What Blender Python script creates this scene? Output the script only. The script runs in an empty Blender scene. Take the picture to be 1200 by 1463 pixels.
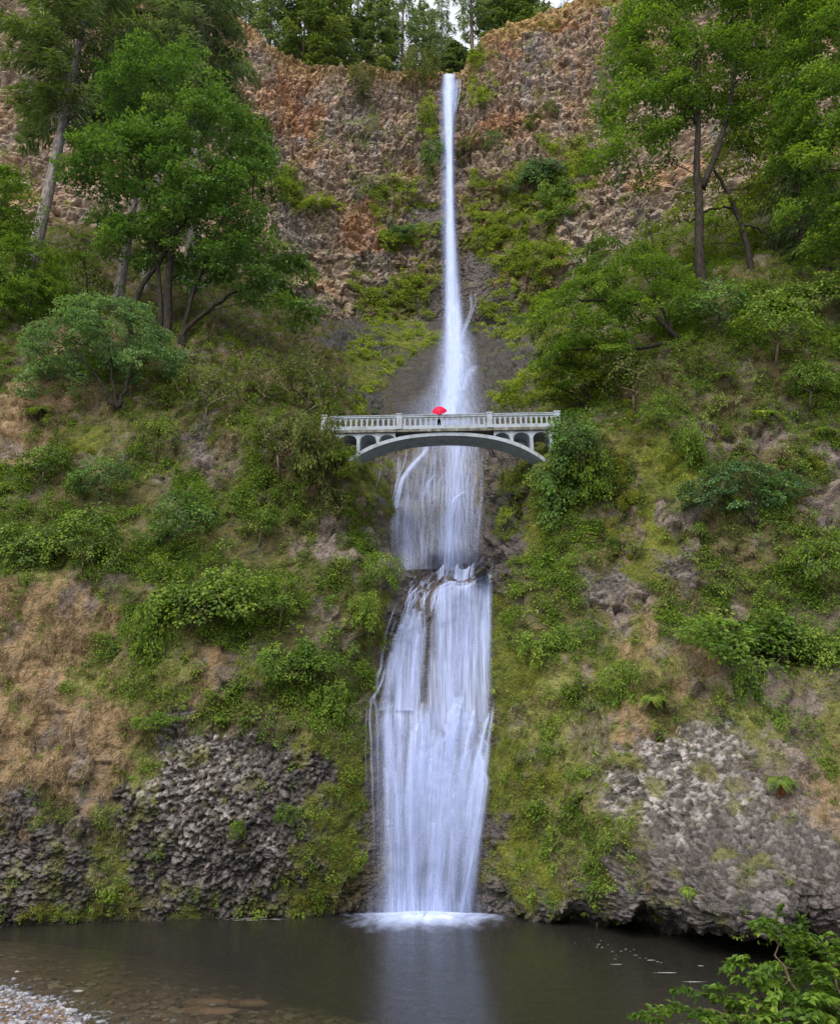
import bpy, math, random
import numpy as np
from mathutils import Vector, Matrix, Euler
random.seed(11)
rng = np.random.default_rng(11)
S = bpy.context.scene
COL = S.collection
rad = math.radians
# ------------------------------------------------------------------ camera and the lines of sight it measures with
F, CU, CV, HC, PITCH = 1080.0, 600.0, 731.5, 6.6, rad(19.7)
CP, SP = math.cos(PITCH), math.sin(PITCH)
cam_d = bpy.data.cameras.new('camera'); cam = bpy.data.objects.new('camera', cam_d); COL.objects.link(cam)
cam_d.sensor_fit = 'VERTICAL'; cam_d.sensor_height = 24.0; cam_d.lens = 24.0*F/1463.0
cam_d.clip_start = 0.1; cam_d.clip_end = 1500
cam.location = (0, 0, HC); cam.rotation_euler = (math.pi/2+PITCH, 0, 0)
S.camera = cam
def at(u, v, Y):
    """point at forward distance Y seen in direction (u, v)"""
    a = (u-CU)/F; b = (CV-v)/F
    dy = CP - b*SP; dz = SP + b*CP
    return (a*Y/dy, Y, HC + dz*Y/dy)
def atz(u, Y, z):
    """point at distance Y and height z in the image column u"""
    return ((u-CU)/F*(Y*CP+(z-HC)*SP), Y, z)
def proj(p):
    p = np.asarray(p, float); d = p[..., 1]*CP+(p[..., 2]-HC)*SP
    return CU+F*p[..., 0]/d, CV-F*(-p[..., 1]*SP+(p[..., 2]-HC)*CP)/d
# ------------------------------------------------------------------ noise
def _h(ix, iy, iz, s):
    n = (ix.astype(np.int64)*374761393 + iy.astype(np.int64)*668265263 + iz.astype(np.int64)*2147483647 + s*974634777) & 0xffffffff
    n = ((n ^ (n >> 13))*1274126177) & 0xffffffff
    n = ((n ^ (n >> 16))*2246822519) & 0xffffffff
    return ((n ^ (n >> 15)) & 0xffffff)/float(0xffffff)
def vnoise(p, s=0):
    p = np.asarray(p, float); f = np.floor(p); t = p-f; t = t*t*t*(t*(t*6-15)+10)
    i = f.astype(np.int64); r = 0
    for dx in (0, 1):
        for dy in (0, 1):
            for dz in (0, 1):
                w = (t[:, 0] if dx else 1-t[:, 0])*(t[:, 1] if dy else 1-t[:, 1])*(t[:, 2] if dz else 1-t[:, 2])
                r = r + w*_h(i[:, 0]+dx, i[:, 1]+dy, i[:, 2]+dz, s)
    return r*2-1
def fbm(p, o=4, s=0, g=0.5):
    r = 0; a = 1; t = 0; p = np.asarray(p, float)
    for k in range(o):
        r = r + a*vnoise(p*(2.03**k)+k*17.3, s+k); t += a; a *= g
    return r/t
def worley(p, s=0):
    """F1, F2, cell random"""
    p = np.asarray(p, float); i = np.floor(p).astype(np.int64)
    n = len(p); f1 = np.full(n, 9.0); f2 = np.full(n, 9.0); rid = np.zeros(n)
    for dx in (-1, 0, 1):
        for dy in (-1, 0, 1):
            for dz in (-1, 0, 1):
                c = i+np.array((dx, dy, dz))
                q = np.stack([c[:, 0]+_h(c[:, 0], c[:, 1], c[:, 2], s+1), c[:, 1]+_h(c[:, 0], c[:, 1], c[:, 2], s+2), c[:, 2]+_h(c[:, 0], c[:, 1], c[:, 2], s+3)], 1)
                d = np.sqrt(((p-q)**2).sum(1)); m = d < f1
                f2 = np.where(m, f1, np.minimum(f2, d)); rid = np.where(m, _h(c[:, 0], c[:, 1], c[:, 2], s+4), rid); f1 = np.where(m, d, f1)
    return f1, f2, rid
def facets(p, s=0, tilt=1.):
    """angular broken rock: every cell keeps its own height and its own tilted face. Returns edge distance, cell random, height"""
    p = np.asarray(p, float); i = np.floor(p).astype(np.int64); n = len(p); f1 = np.full(n, 9.0); f2 = np.full(n, 9.0); rid = np.zeros(n); q1 = np.zeros((n, 3))
    for dx in (-1, 0, 1):
        for dy in (-1, 0, 1):
            for dz in (-1, 0, 1):
                c = i+np.array((dx, dy, dz))
                q = np.stack([c[:, k]+_h(c[:, 0], c[:, 1], c[:, 2], s+1+k) for k in range(3)], 1); v = p-q; d = np.abs(v).sum(1)*.45+np.sqrt((v**2).sum(1))*.55
                m = d < f1; f2 = np.where(m, f1, np.minimum(f2, d)); rid = np.where(m, _h(c[:, 0], c[:, 1], c[:, 2], s+4), rid); q1 = np.where(m[:, None], v, q1); f1 = np.where(m, d, f1)
    a = rid*6283.; g = np.stack([np.sin(a), np.sin(a*1.7+1), np.sin(a*2.3+2)], 1)
    return np.clip(f2-f1, 0, 1), rid, (q1*g).sum(1)*tilt+(rid-.5)
def ss(a, b, x):
    t = np.clip((x-a)/(b-a), 0, 1); return t*t*(3-2*t)
# ------------------------------------------------------------------ meshes
def mesh(name, V, Fc, mat=None, fattr=None, vattr=None, smooth=True, fmat=None, mats=None):
    """V (n,3); Fc an (m,k) array or a list of such; attributes: name -> array"""
    me = bpy.data.meshes.new(name)
    if not isinstance(Fc, list): Fc = [Fc]
    Fc = [np.asarray(f, np.int32) for f in Fc if len(f)]
    V = np.asarray(V, np.float32)
    me.vertices.add(len(V)); me.vertices.foreach_set('co', V.ravel())
    nl = sum(f.size for f in Fc); nf = sum(len(f) for f in Fc)
    me.loops.add(nl); me.loops.foreach_set('vertex_index', np.concatenate([f.ravel() for f in Fc]))
    me.polygons.add(nf)
    cnt = np.concatenate([np.full(len(f), f.shape[1], np.int32) for f in Fc])
    me.polygons.foreach_set('loop_start', np.concatenate([[0], np.cumsum(cnt)[:-1]]).astype(np.int32))
    me.polygons.foreach_set('use_smooth', np.full(nf, smooth))
    if fmat is not None: me.polygons.foreach_set('material_index', np.asarray(fmat, np.int32))
    for dom, at_ in (('FACE', fattr), ('POINT', vattr)):
        for k, a in (at_ or {}).items():
            a = np.asarray(a, np.float32)
            if a.ndim == 2:
                if a.shape[1] == 3: a = np.concatenate([a, np.ones((len(a), 1), np.float32)], 1)
                me.attributes.new(k, 'FLOAT_COLOR', dom).data.foreach_set('color', a.ravel())
            else: me.attributes.new(k, 'FLOAT', dom).data.foreach_set('value', a.ravel())
    me.update(calc_edges=True)
    for m in (mats or ([mat] if mat else [])): me.materials.append(m)
    return me
def link(name, me, parent=None, loc=None, rot=None, sc=None):
    o = bpy.data.objects.new(name, me); COL.objects.link(o)
    if parent is not None: o.parent = parent
    if loc is not None: o.location = loc
    if rot is not None: o.rotation_euler = rot
    if sc is not None: o.scale = (sc, sc, sc) if isinstance(sc, (int, float)) else sc
    return o
def tag(o, label=None, cat=None, group=None, kind=None):
    if label: o['label'] = label
    if cat: o['category'] = cat
    if group: o['group'] = group
    if kind: o['kind'] = kind
    return o
class MB:
    """collects quads/tris/boxes/tubes into one mesh"""
    def __init__(s): s.v = []; s.q = []; s.t = []; s.n = 0
    def add(s, V, Q=None, T=None):
        V = np.asarray(V, float).reshape(-1, 3)
        if Q is not None and len(Q): s.q.append(np.asarray(Q, np.int64)+s.n)
        if T is not None and len(T): s.t.append(np.asarray(T, np.int64)+s.n)
        s.v.append(V); s.n += len(V)
    def box(s, a, b, M=None):
        (x0, y0, z0), (x1, y1, z1) = a, b
        V = np.array([(x0, y0, z0), (x1, y0, z0), (x1, y1, z0), (x0, y1, z0), (x0, y0, z1), (x1, y0, z1), (x1, y1, z1), (x0, y1, z1)], float)
        s.add(V, [(0, 3, 2, 1), (4, 5, 6, 7), (0, 1, 5, 4), (1, 2, 6, 5), (2, 3, 7, 6), (3, 0, 4, 7)])
    def tube(s, P, R, k=6, caps=True):
        P = np.asarray(P, float); n = len(P); R = np.broadcast_to(np.asarray(R, float), (n,))
        T = np.gradient(P, axis=0); T /= np.linalg.norm(T, axis=1)[:, None]+1e-9
        up = np.array((0.0, 0, 1)) if abs(T[0, 2]) < .9 else np.array((1.0, 0, 0))
        A = np.cross(T, up); A /= np.linalg.norm(A, axis=1)[:, None]+1e-9
        B = np.cross(T, A)
        th = np.arange(k)*2*math.pi/k
        V = P[:, None]+R[:, None, None]*(A[:, None]*np.cos(th)[None, :, None]+B[:, None]*np.sin(th)[None, :, None])
        i = np.arange(n-1)[:, None]*k; j = np.arange(k)[None]; j2 = (j+1) % k
        Q = np.stack([i+j, i+j2, i+k+j2, i+k+j], -1).reshape(-1, 4)
        V = V.reshape(-1, 3); Tr = []
        if caps:
            V = np.concatenate([V, P[:1], P[-1:]]); a = n*k
            Tr = [(a, (j+1) % k, j) for j in range(k)]+[(a+1, (n-1)*k+j, (n-1)*k+(j+1) % k) for j in range(k)]
        s.add(V, Q, Tr)
    def lathe(s, prof, c=(0, 0, 0), k=10):
        P = np.array([(c[0], c[1], c[2]+z) for r, z in prof]); s.tube2(P, [r for r, z in prof], k)
    def tube2(s, P, R, k):
        th = np.arange(k)*2*math.pi/k; P = np.asarray(P, float); n = len(P)
        V = np.stack([P[:, None, 0]+np.array(R)[:, None]*np.cos(th), P[:, None, 1]+np.array(R)[:, None]*np.sin(th), np.repeat(P[:, None, 2], k, 1)], -1).reshape(-1, 3)
        i = np.arange(n-1)[:, None]*k; j = np.arange(k)[None]; j2 = (j+1) % k
        s.add(V, np.stack([i+j, i+j2, i+k+j2, i+k+j], -1).reshape(-1, 4))
    def me(s, name, mat, smooth=False, **kw):
        f = []
        if s.q: f.append(np.concatenate(s.q))
        if s.t: f.append(np.concatenate(s.t))
        return mesh(name, np.concatenate(s.v), f, mat, smooth=smooth, **kw)
    def build(s, name, mat, parent=None, smooth=False, **kw):
        return link(name, s.me(name, mat, smooth), parent, **kw)
# ------------------------------------------------------------------ materials
class NT:
    def __init__(s, name):
        s.m = bpy.data.materials.new(name); s.m.use_nodes = True; s.t = s.m.node_tree; s.t.nodes.clear()
        s.out = s.n('ShaderNodeOutputMaterial')
    def n(s, ty, **kw):
        o = s.t.nodes.new(ty)
        for k, v in kw.items():
            if hasattr(o, k): setattr(o, k, v)
        return o
    def set(s, sock, v):
        if isinstance(v, bpy.types.NodeSocket): s.t.links.new(v, sock)
        elif v is not None: sock.default_value = v
    def node(s, ty, ins, out=0, **kw):
        o = s.n(ty, **kw)
        for k, v in ins.items(): s.set(o.inputs[k], v)
        return o.outputs[out]
    def attr(s, name, out='Fac'): return s.n('ShaderNodeAttribute', attribute_name=name).outputs[out]
    def pos(s): return s.n('ShaderNodeTexCoord').outputs['Object']
    def noise(s, vec, scale, detail=4, rough=.55, out='Fac'): return s.node('ShaderNodeTexNoise', {'Vector': vec, 'Scale': scale, 'Detail': detail, 'Roughness': rough}, out)
    def vor(s, vec, scale, out='Distance', feature='F1'): return s.node('ShaderNodeTexVoronoi', {'Vector': vec, 'Scale': scale}, out, feature=feature)
    def math(s, op, a, b=None, c=None, clamp=False):
        o = s.n('ShaderNodeMath', operation=op); o.use_clamp = clamp
        for i, v in enumerate((a, b, c)): s.set(o.inputs[i], v) if v is not None else None
        return o.outputs[0]
    def ramp(s, f, stops):
        o = s.n('ShaderNodeValToRGB'); s.set(o.inputs[0], f); e = o.color_ramp.elements
        while len(e) < len(stops): e.new(.5)
        for k, (p, c) in enumerate(stops): e[k].position = p; e[k].color = (*c, 1) if len(c) == 3 else c
        return o.outputs[0]
    def mix(s, f, a, b, blend='MIX'):
        o = s.n('ShaderNodeMix', data_type='RGBA', blend_type=blend)
        s.set(o.inputs[0], f)
        s.set(o.inputs[6], a if isinstance(a, bpy.types.NodeSocket) else (*a, 1)); s.set(o.inputs[7], b if isinstance(b, bpy.types.NodeSocket) else (*b, 1))
        return o.outputs[2]
    def maprange(s, x, a, b, c=0., d=1., smooth=True):
        return s.node('ShaderNodeMapRange', {0: x, 1: a, 2: b, 3: c, 4: d}, 0, interpolation_type='SMOOTHSTEP' if smooth else 'LINEAR')
    def mapping(s, vec, scale=(1, 1, 1)): return s.node('ShaderNodeMapping', {'Vector': vec, 'Scale': scale})
    def bump(s, h, strength=.5, dist=.1): return s.node('ShaderNodeBump', {'Height': h, 'Strength': strength, 'Distance': dist})
    def bsdf(s, col, rough=.8, normal=None, spec=.3, **kw):
        ins = {'Base Color': col if isinstance(col, bpy.types.NodeSocket) else (*col, 1), 'Roughness': rough, 'Specular IOR Level': spec}
        if normal is not None: ins['Normal'] = normal
        ins.update(kw); return s.node('ShaderNodeBsdfPrincipled', ins)
    def done(s, sh): s.t.links.new(sh, s.out.inputs['Surface']); return s.m
def mat_leaf(name, stops, trans=.35, rough=.5, spec=.25, objvar=.25):
    t = NT(name); r = t.attr('rnd')
    oi = t.n('ShaderNodeObjectInfo').outputs['Random']
    f = t.math('ADD', r, t.math('MULTIPLY', t.math('SUBTRACT', oi, .5), objvar), clamp=True)
    c = t.ramp(f, stops)
    d = t.bsdf(c, rough, spec=spec)
    tr = t.node('ShaderNodeBsdfTranslucent', {'Color': t.mix(1., c, (1.25, 1.2, .55), 'MULTIPLY')})
    return t.done(t.node('ShaderNodeMixShader', {0: trans, 1: d, 2: tr}))
def mat_bark(name, a, b, scale=6., stretch=.25):
    t = NT(name); p = t.mapping(t.pos(), (1, 1, stretch))
    n = t.noise(p, scale, 6, .65); v = t.vor(p, scale*1.6)
    c = t.mix(t.maprange(n, .35, .68), a, b)
    return t.done(t.bsdf(c, .9, t.bump(t.math('ADD', n, v), .8, .06)))
def mat_plain(name, a, b, scale=3., rough=.85, bump=.3, bs=12., dist=.02):
    t = NT(name); p = t.pos(); n = t.noise(p, scale, 5, .6); n2 = t.noise(p, bs, 5, .65)
    c = t.mix(t.maprange(n, .36, .66), a, b)
    return t.done(t.bsdf(c, rough, t.bump(n2, bump, dist)))
# ------------------------------------------------------------------ terrain base surfaces: forward distance as a function of (x, height)
def rbf(P, Yv, X, Z, sm=0.0):
    P = np.asarray(P, float); n = len(P)
    D = np.sqrt(((P[:, None]-P[None])**2).sum(-1)+.04)
    A = np.block([[D+np.eye(n)*sm, np.ones((n, 1)), P], [np.ones((1, n)), np.zeros((1, 3))], [P.T, np.zeros((2, 3))]])
    w = np.linalg.solve(A, np.concatenate([Yv, np.zeros(3)]))
    Q = np.stack([X.ravel(), Z.ravel()], 1); out = np.empty(len(Q))
    for k in range(0, len(Q), 20000):
        q = Q[k:k+20000]
        out[k:k+20000] = np.sqrt(((q[:, None]-P[None])**2).sum(-1)+.04)@w[:n]+w[n]+q@w[n+1:]
    return out.reshape(X.shape)
UV = [  # (column, row, distance) of the banks of the gorge and the rock behind the lower falls
 (0,1200,40.5),(200,1200,42.3),(350,1200,42.4),(450,1205,42.7),(508,1200,44.5),(-250,1200,38),
 (0,1050,41.3),(200,1050,41.9),(350,1050,42.2),(450,1050,42.5),(500,1050,44.2),(-250,1050,39.5),
 (0,900,43),(150,900,43.6),(250,900,43.2),(350,900,43.7),(450,900,43.7),(525,900,45.1),(-250,900,42),
 (0,800,45.2),(200,800,45.4),(400,800,45.8),(500,800,46.1),(562,805,48.6),(-250,800,44),
 (0,700,48.2),(200,700,48.3),(400,700,47.4),(500,700,48.2),(538,705,50.2),(-250,700,48),
 (0,620,50.5),(200,620,50.4),(300,620,50),(400,620,47.6),(468,620,47.2),(497,652,47.4),(512,655,50.8),(-250,620,50),
 (0,540,53),(200,540,53),(350,540,52.6),(430,548,55),(480,560,60),(-250,540,53),
 (0,470,56),(200,470,56),(300,470,57.2),(365,480,61),(430,480,75),(-250,470,56),
 (0,400,61),(100,400,63),(200,400,66),(300,400,78),(-250,400,60),
 (0,340,67),(100,340,73),(200,340,90),(-250,330,66),(0,285,86),(150,285,102),(-250,270,80),(300,330,102),
 # rock behind the water
 (555,1010,46.4),(620,1008,46.4),(690,1010,46.4),(560,1050,46.1),(620,1050,46.0),(690,1050,46.1),
 (545,920,47),(620,920,47),(695,920,47),(585,840,47.4),(630,835,47.6),(692,830,47.5),
 (565,790,53),(620,790,52.8),(685,790,53),(560,720,55),(620,720,55),(695,720,55.3),(545,660,57),(620,650,57.6),(700,650,57.6),
 (520,600,62),(560,590,64),(640,590,64),(700,590,64),(505,560,69),(560,550,73),(640,550,73),(720,545,73),(500,520,78),(540,500,84),(640,500,86),(740,500,84),
 (520,455,98),(640,455,99),(760,455,95),(430,450,98),(640,400,110),(500,390,110),(780,400,108),(870,380,100),
 # right bank
 (722,1200,44.4),(760,1200,43.6),(850,1200,41),(950,1200,37.6),(1050,1200,35.2),(1200,1200,33.6),(1450,1200,31),
 (712,1080,45.3),(740,1080,43.4),(850,1080,41),(950,1080,39),(1050,1080,37.3),(1200,1080,36),(1450,1080,34),
 (712,970,46.1),(738,970,44.4),(850,970,42),(950,970,40.4),(1050,970,39.2),(1200,970,38.2),(1450,970,36.5),
 (712,880,47.4),(740,890,45.6),(850,900,44.3),(950,900,43.2),(1050,900,42.2),(1200,900,41.2),(1450,900,39),
 (708,818,48),(720,810,49.3),(760,820,46.7),(850,820,45.4),(950,820,44.2),(1050,820,43.3),(1200,820,42.5),(1450,820,41),
 (735,740,52),(760,735,50.2),(800,700,48.6),(870,700,46.8),(950,700,45.6),(1050,700,45),(1200,700,44.2),(1450,700,43),
 (765,660,52.0),(792,640,47.2),(773,668,48.0),(830,600,47.6),(880,600,48.8),(950,600,47.4),(1050,600,46.8),(1200,600,46),(1450,600,44.5),
 (820,530,62),(880,500,54),(950,500,49.6),(1050,500,48.2),(1200,500,47.4),(1450,500,46),
 (860,430,75),(900,400,64),(1000,400,52),(1100,400,51),(1200,400,50),(1450,400,49),
 (900,340,90),(1000,330,66),(1100,330,60),(1200,330,56),(1450,330,54),(1000,250,100),(1100,250,84),(1200,250,66),(1450,250,60)]
UZ = [  # (column, distance, height) along the water
 (-250,39,0),(0,41.2,0),(200,43.4,0),(300,44,0),(420,44.6,0),(520,45.4,0),(560,45.7,0),(620,45.7,0),(690,45.6,0),(722,44.9,0),
 (-250,40,-3),(0,42.2,-3),(200,44.4,-3),(420,45.6,-3),(620,46.7,-3),
 (800,41.3,.3),(900,38,.55),(1000,35.2,.75),(1090,33.4,.8),(1250,31.3,.8),(1450,29,.8),(800,43.5,.0),(900,42.4,.1),(1000,40.6,.15),(1090,38.8,.15),(1250,36,.15),(1450,34,.15),
 (800,44.5,-3),(900,43.5,-3),(1090,40,-3),(1250,35,-3),(1450,33,-3),
 (590,47.8,19.25),(640,47.8,19.3),(690,47.8,19.4),(600,52,19.55),(640,52,19.55),(685,52,19.55)]
C0 = np.array([at(*p) for p in UV]+[atz(*p) for p in UZ])
xs1 = np.concatenate([np.arange(-47, -25, .2), np.arange(-25, 25, .085), np.arange(25, 47.1, .2)])
zs1 = np.concatenate([np.arange(-3, 0, .2), np.arange(0, 3.6, .045), np.arange(3.6, 21, .08), np.arange(21, 42, .11), np.arange(42, 78, .2)])
X1, Z1 = np.meshgrid(xs1, zs1)
# solved on a coarser lattice, then smoothed between its nodes
cx, cz = np.arange(-48, 48.6, .5), np.arange(-4, 79.6, .35)
CX, CZ = np.meshgrid(cx, cz)
CY = rbf(C0[:, [0, 2]], C0[:, 1], CX, CZ, .02)
def bil(G, gx, gz, x, z):
    fx = np.clip((x-gx[0])/(gx[1]-gx[0]), 0, len(gx)-1.001); fz = np.clip((z-gz[0])/(gz[1]-gz[0]), 0, len(gz)-1.001)
    i = fx.astype(int); j = fz.astype(int); a = fx-i; b = fz-j
    a = a.reshape(a.shape+(1,)*(G.ndim-2)); b = b.reshape(b.shape+(1,)*(G.ndim-2))
    return (G[j, i]*(1-a)+G[j, i+1]*a)*(1-b)+(G[j+1, i]*(1-a)+G[j+1, i+1]*a)*b
def Y1(x, z): return bil(CY, cx, cz, np.asarray(x, float), np.asarray(z, float))
# upper amphitheatre wall
UB = [(-200,84),(0,86),(200,90),(400,95),(550,98.5),(615,99.5),(645,100),(672,99),(700,97),(760,95.5),(870,92),(1000,87),(1200,79),(1400,72)]
B0 = []
for u, Y in UB:
    for z, k in ((25, 2.5), (60, 1.), (80, -.8), (100, 0), (120, .5), (150, 2.)):
        B0.append(atz(u, Y+k, z))
B0 = np.array(B0)
bx, bz = np.arange(-85, 85.1, 1.), np.arange(20, 172.1, 1.)
BX, BZ = np.meshgrid(bx, bz)
BY = rbf(B0[:, [0, 2]], B0[:, 1], BX, BZ, .5)
RIM = [(-400,-120),(0,-90),(200,-60),(300,-12),(340,14),(370,44),(400,68),(440,80),(500,88),(545,92),(590,90),(622,100),(634,108),(660,108),(676,97),(687,84),(694,56),(712,38),(760,14),(800,-2),(870,-25),(1000,-70),(1400,-160)]
rimx = []; rimz = []
for u, v in RIM:
    Y = np.interp(u, [a for a, b in UB], [b for a, b in UB])+.4; p = at(u, v, Y); rimx.append(p[0]); rimz.append(p[2])
def zrim(x): return np.interp(x, rimx, rimz)
def Y2(x, z):
    x = np.asarray(x, float); z = np.asarray(z, float)
    over = np.maximum(0, z-zrim(x)); k = over/(over+.4)
    return bil(BY, bx, bz, x, np.minimum(z, zrim(x)+1))+over*2.2*k
def hit(u, v, surf=Y1, y0=25., y1=130.):
    """first point of the surface along a line of sight"""
    Ys = np.arange(y0, y1, .1); a = (u-CU)/F; b = (CV-v)/F; dy = CP-b*SP; dz = SP+b*CP
    x = a*Ys/dy; z = HC+dz*Ys/dy
    d = Ys-surf(x, z); k = np.argmax(d > 0)
    return (float(x[k]), float(Ys[k]), float(z[k])) if d[k] > 0 else None
# ------------------------------------------------------------------ what grows where: a map of cover classes carried on the surfaces
CLS = 'rRswdgmhbpotT'
MAP1 = {  # rows 50 apart down the gorge, 24 columns
 325:'hhbbbbbbbwwwwwwwhhhhhhhh',
 375:'hhbbbbbbbwwwwwwwhhhhhhhh',
 425:'hhbbbbbbbwwwwwmhhhhbhhhh',
 475:'hdbbbbbbbwwmwwwhhhhhhhhh',
 525:'bbhhhbbbbbmwwwwwhhbbhhbh',
 575:'ddbbbhbbbbwwwwwmhhbhbbhh',
 625:'dbmhbrbhbmwwwwwmhbmhsbsh',
 675:'hbhhhsbhbbmwwwwmhbmmhbbs',
 725:'hhhhhhhbhbbwwwwmhbmsbhbs',
 775:'hhhghhhhbshwwwwmhbmsbhbh',
 825:'hghhhhhhhhhwwwwhhrmrbhhh',
 875:'dddhhhghhhmwwwmhhsbbhhhh',
 925:'dddgghhhhhwwwwmhhgdhhhhh',
 975:'dddgbdbmhhwwwwmghmgbdsgh',
 1025:'ddddgrbbhgwwwwmgggdbggsg',
 1075:'ddsdgRRrrmwwwwmhggRRRgsg',
 1125:'dbsdgRRrrmwwwwmmgRRRRRsd',
 1175:'rrsgrRrRrmwwwwmhggrRRRrd',
 1225:'rrrmrrrrrmwwwwmgbrrrrrrr',
 1275:'rrrgrrrrmmwwwwmmrrrrrrrr',
 1325:'mrmgmmrrrrwwwwrrrrrrrrrr',
 1375:'rrrrrrrrrrwwwwrrrrrrrrrr'}
MAP2 = {
 -75:'ppppppppppppppppttpppppp',
 -25:'ppppppppppppppptottttppp',
 25:'ppppppopppppppttoppppppp',
 75:'ppppppopoopptmoppppppppp',
 125:'ppppppppoppppmpppTpppppp',
 175:'ppppppppopTpmpoppppppppp',
 225:'pppppppTppppmpppmppppppp',
 275:'ppppppppmpTmpmmmmppppppp',
 325:'ppppppppTpomwmmmppTppppp',
 375:'ppppppppppTpmwmmTppppppp',
 425:'ppppppppTpmmwwwmpppppppp',
 475:'sssssssTppmmwwwmpppppppp',
 525:'sssssssTmmmwwwwwpppppppp',
 575:'sssssssTmmwwwwwwpppppppp'}
def classmap(MAP, surf, gx, gz, y0):
    P = []; W = []
    for v, row in MAP.items():
        for i, ch in enumerate(row):
            for du in (-12, 12):
                for dv in (-12, 12):
                    p = hit(25+50*i+du, v+dv, surf, y0)
                    if p: P.append((p[0], p[2])); W.append(CLS.index(ch))
    P = np.array(P); W = np.array(W); GX, GZ = np.meshgrid(gx, gz); Q = np.stack([GX.ravel(), GZ.ravel()], 1)
    out = np.zeros((len(Q), len(CLS)), np.float32); E = np.eye(len(CLS))[W]
    for k in range(0, len(Q), 4000):
        d2 = ((Q[k:k+4000, None]-P[None])**2).sum(-1); w = 1/(d2+.5)**2.5
        out[k:k+4000] = (w@E)/w.sum(1)[:, None]
    return out.reshape(len(gz), len(gx), len(CLS))
mx1, mz1 = np.arange(-48, 48.1, .6), np.arange(-4, 79, .6)
M1 = classmap(MAP1, Y1, mx1, mz1, 25.)
mx2, mz2 = np.arange(-85, 85.1, 1.2), np.arange(20, 172.1, 1.2)
M2 = classmap(MAP2, Y2, mx2, mz2, 70.)
def weights(M, gx, gz, x, z, warp, sc, seed):
    """class weights at surface points, with ragged borders"""
    q = np.stack([x/sc, np.full_like(x, seed*3.7), z/sc], 1)
    xx = x+warp*(fbm(q, 4, seed)+.5*fbm(q*3.1, 2, seed+2)); zz = z+warp*(fbm(q+31.7, 4, seed+5)+.5*fbm(q*3.1+9, 2, seed+7))
    W = bil(M, gx, gz, xx, zz)
    # sharpen, with patchy noise per class so that borders interfinger
    W = W.copy()
    for c in range(W.shape[1]): W[:, c] *= np.exp(1.7*vnoise(q*2.1+c*9.1, seed+20+c)+1.3*vnoise(q*5.3+c*5.1, seed+40+c)+.9*vnoise(q*13+c*3.1, seed+60+c))
    W = W**1.5; return W/(W.sum(1)[:, None]+1e-9)
def sheet_normals(P):
    a = np.gradient(P, axis=1); b = np.gradient(P, axis=0); n = np.cross(a, b); n /= np.linalg.norm(n, axis=2)[..., None]+1e-9
    return n   # faces -Y
c_ = {k: i for i, k in enumerate(CLS)}
def grid_faces(r, c):
    i = np.arange(r-1)[:, None]*c+np.arange(c-1)[None]; return np.stack([i, i+1, i+c+1, i+c], -1).reshape(-1, 4)
def pick(r, cols):
    """palette lookup: r in 0..1, cols evenly spaced"""
    C = np.array(cols, float); t = np.clip(r, 0, .9999)*(len(C)-1); i = t.astype(int); f = (t-i)[:, None]
    return C[i]*(1-f)+C[i+1]*f
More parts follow.
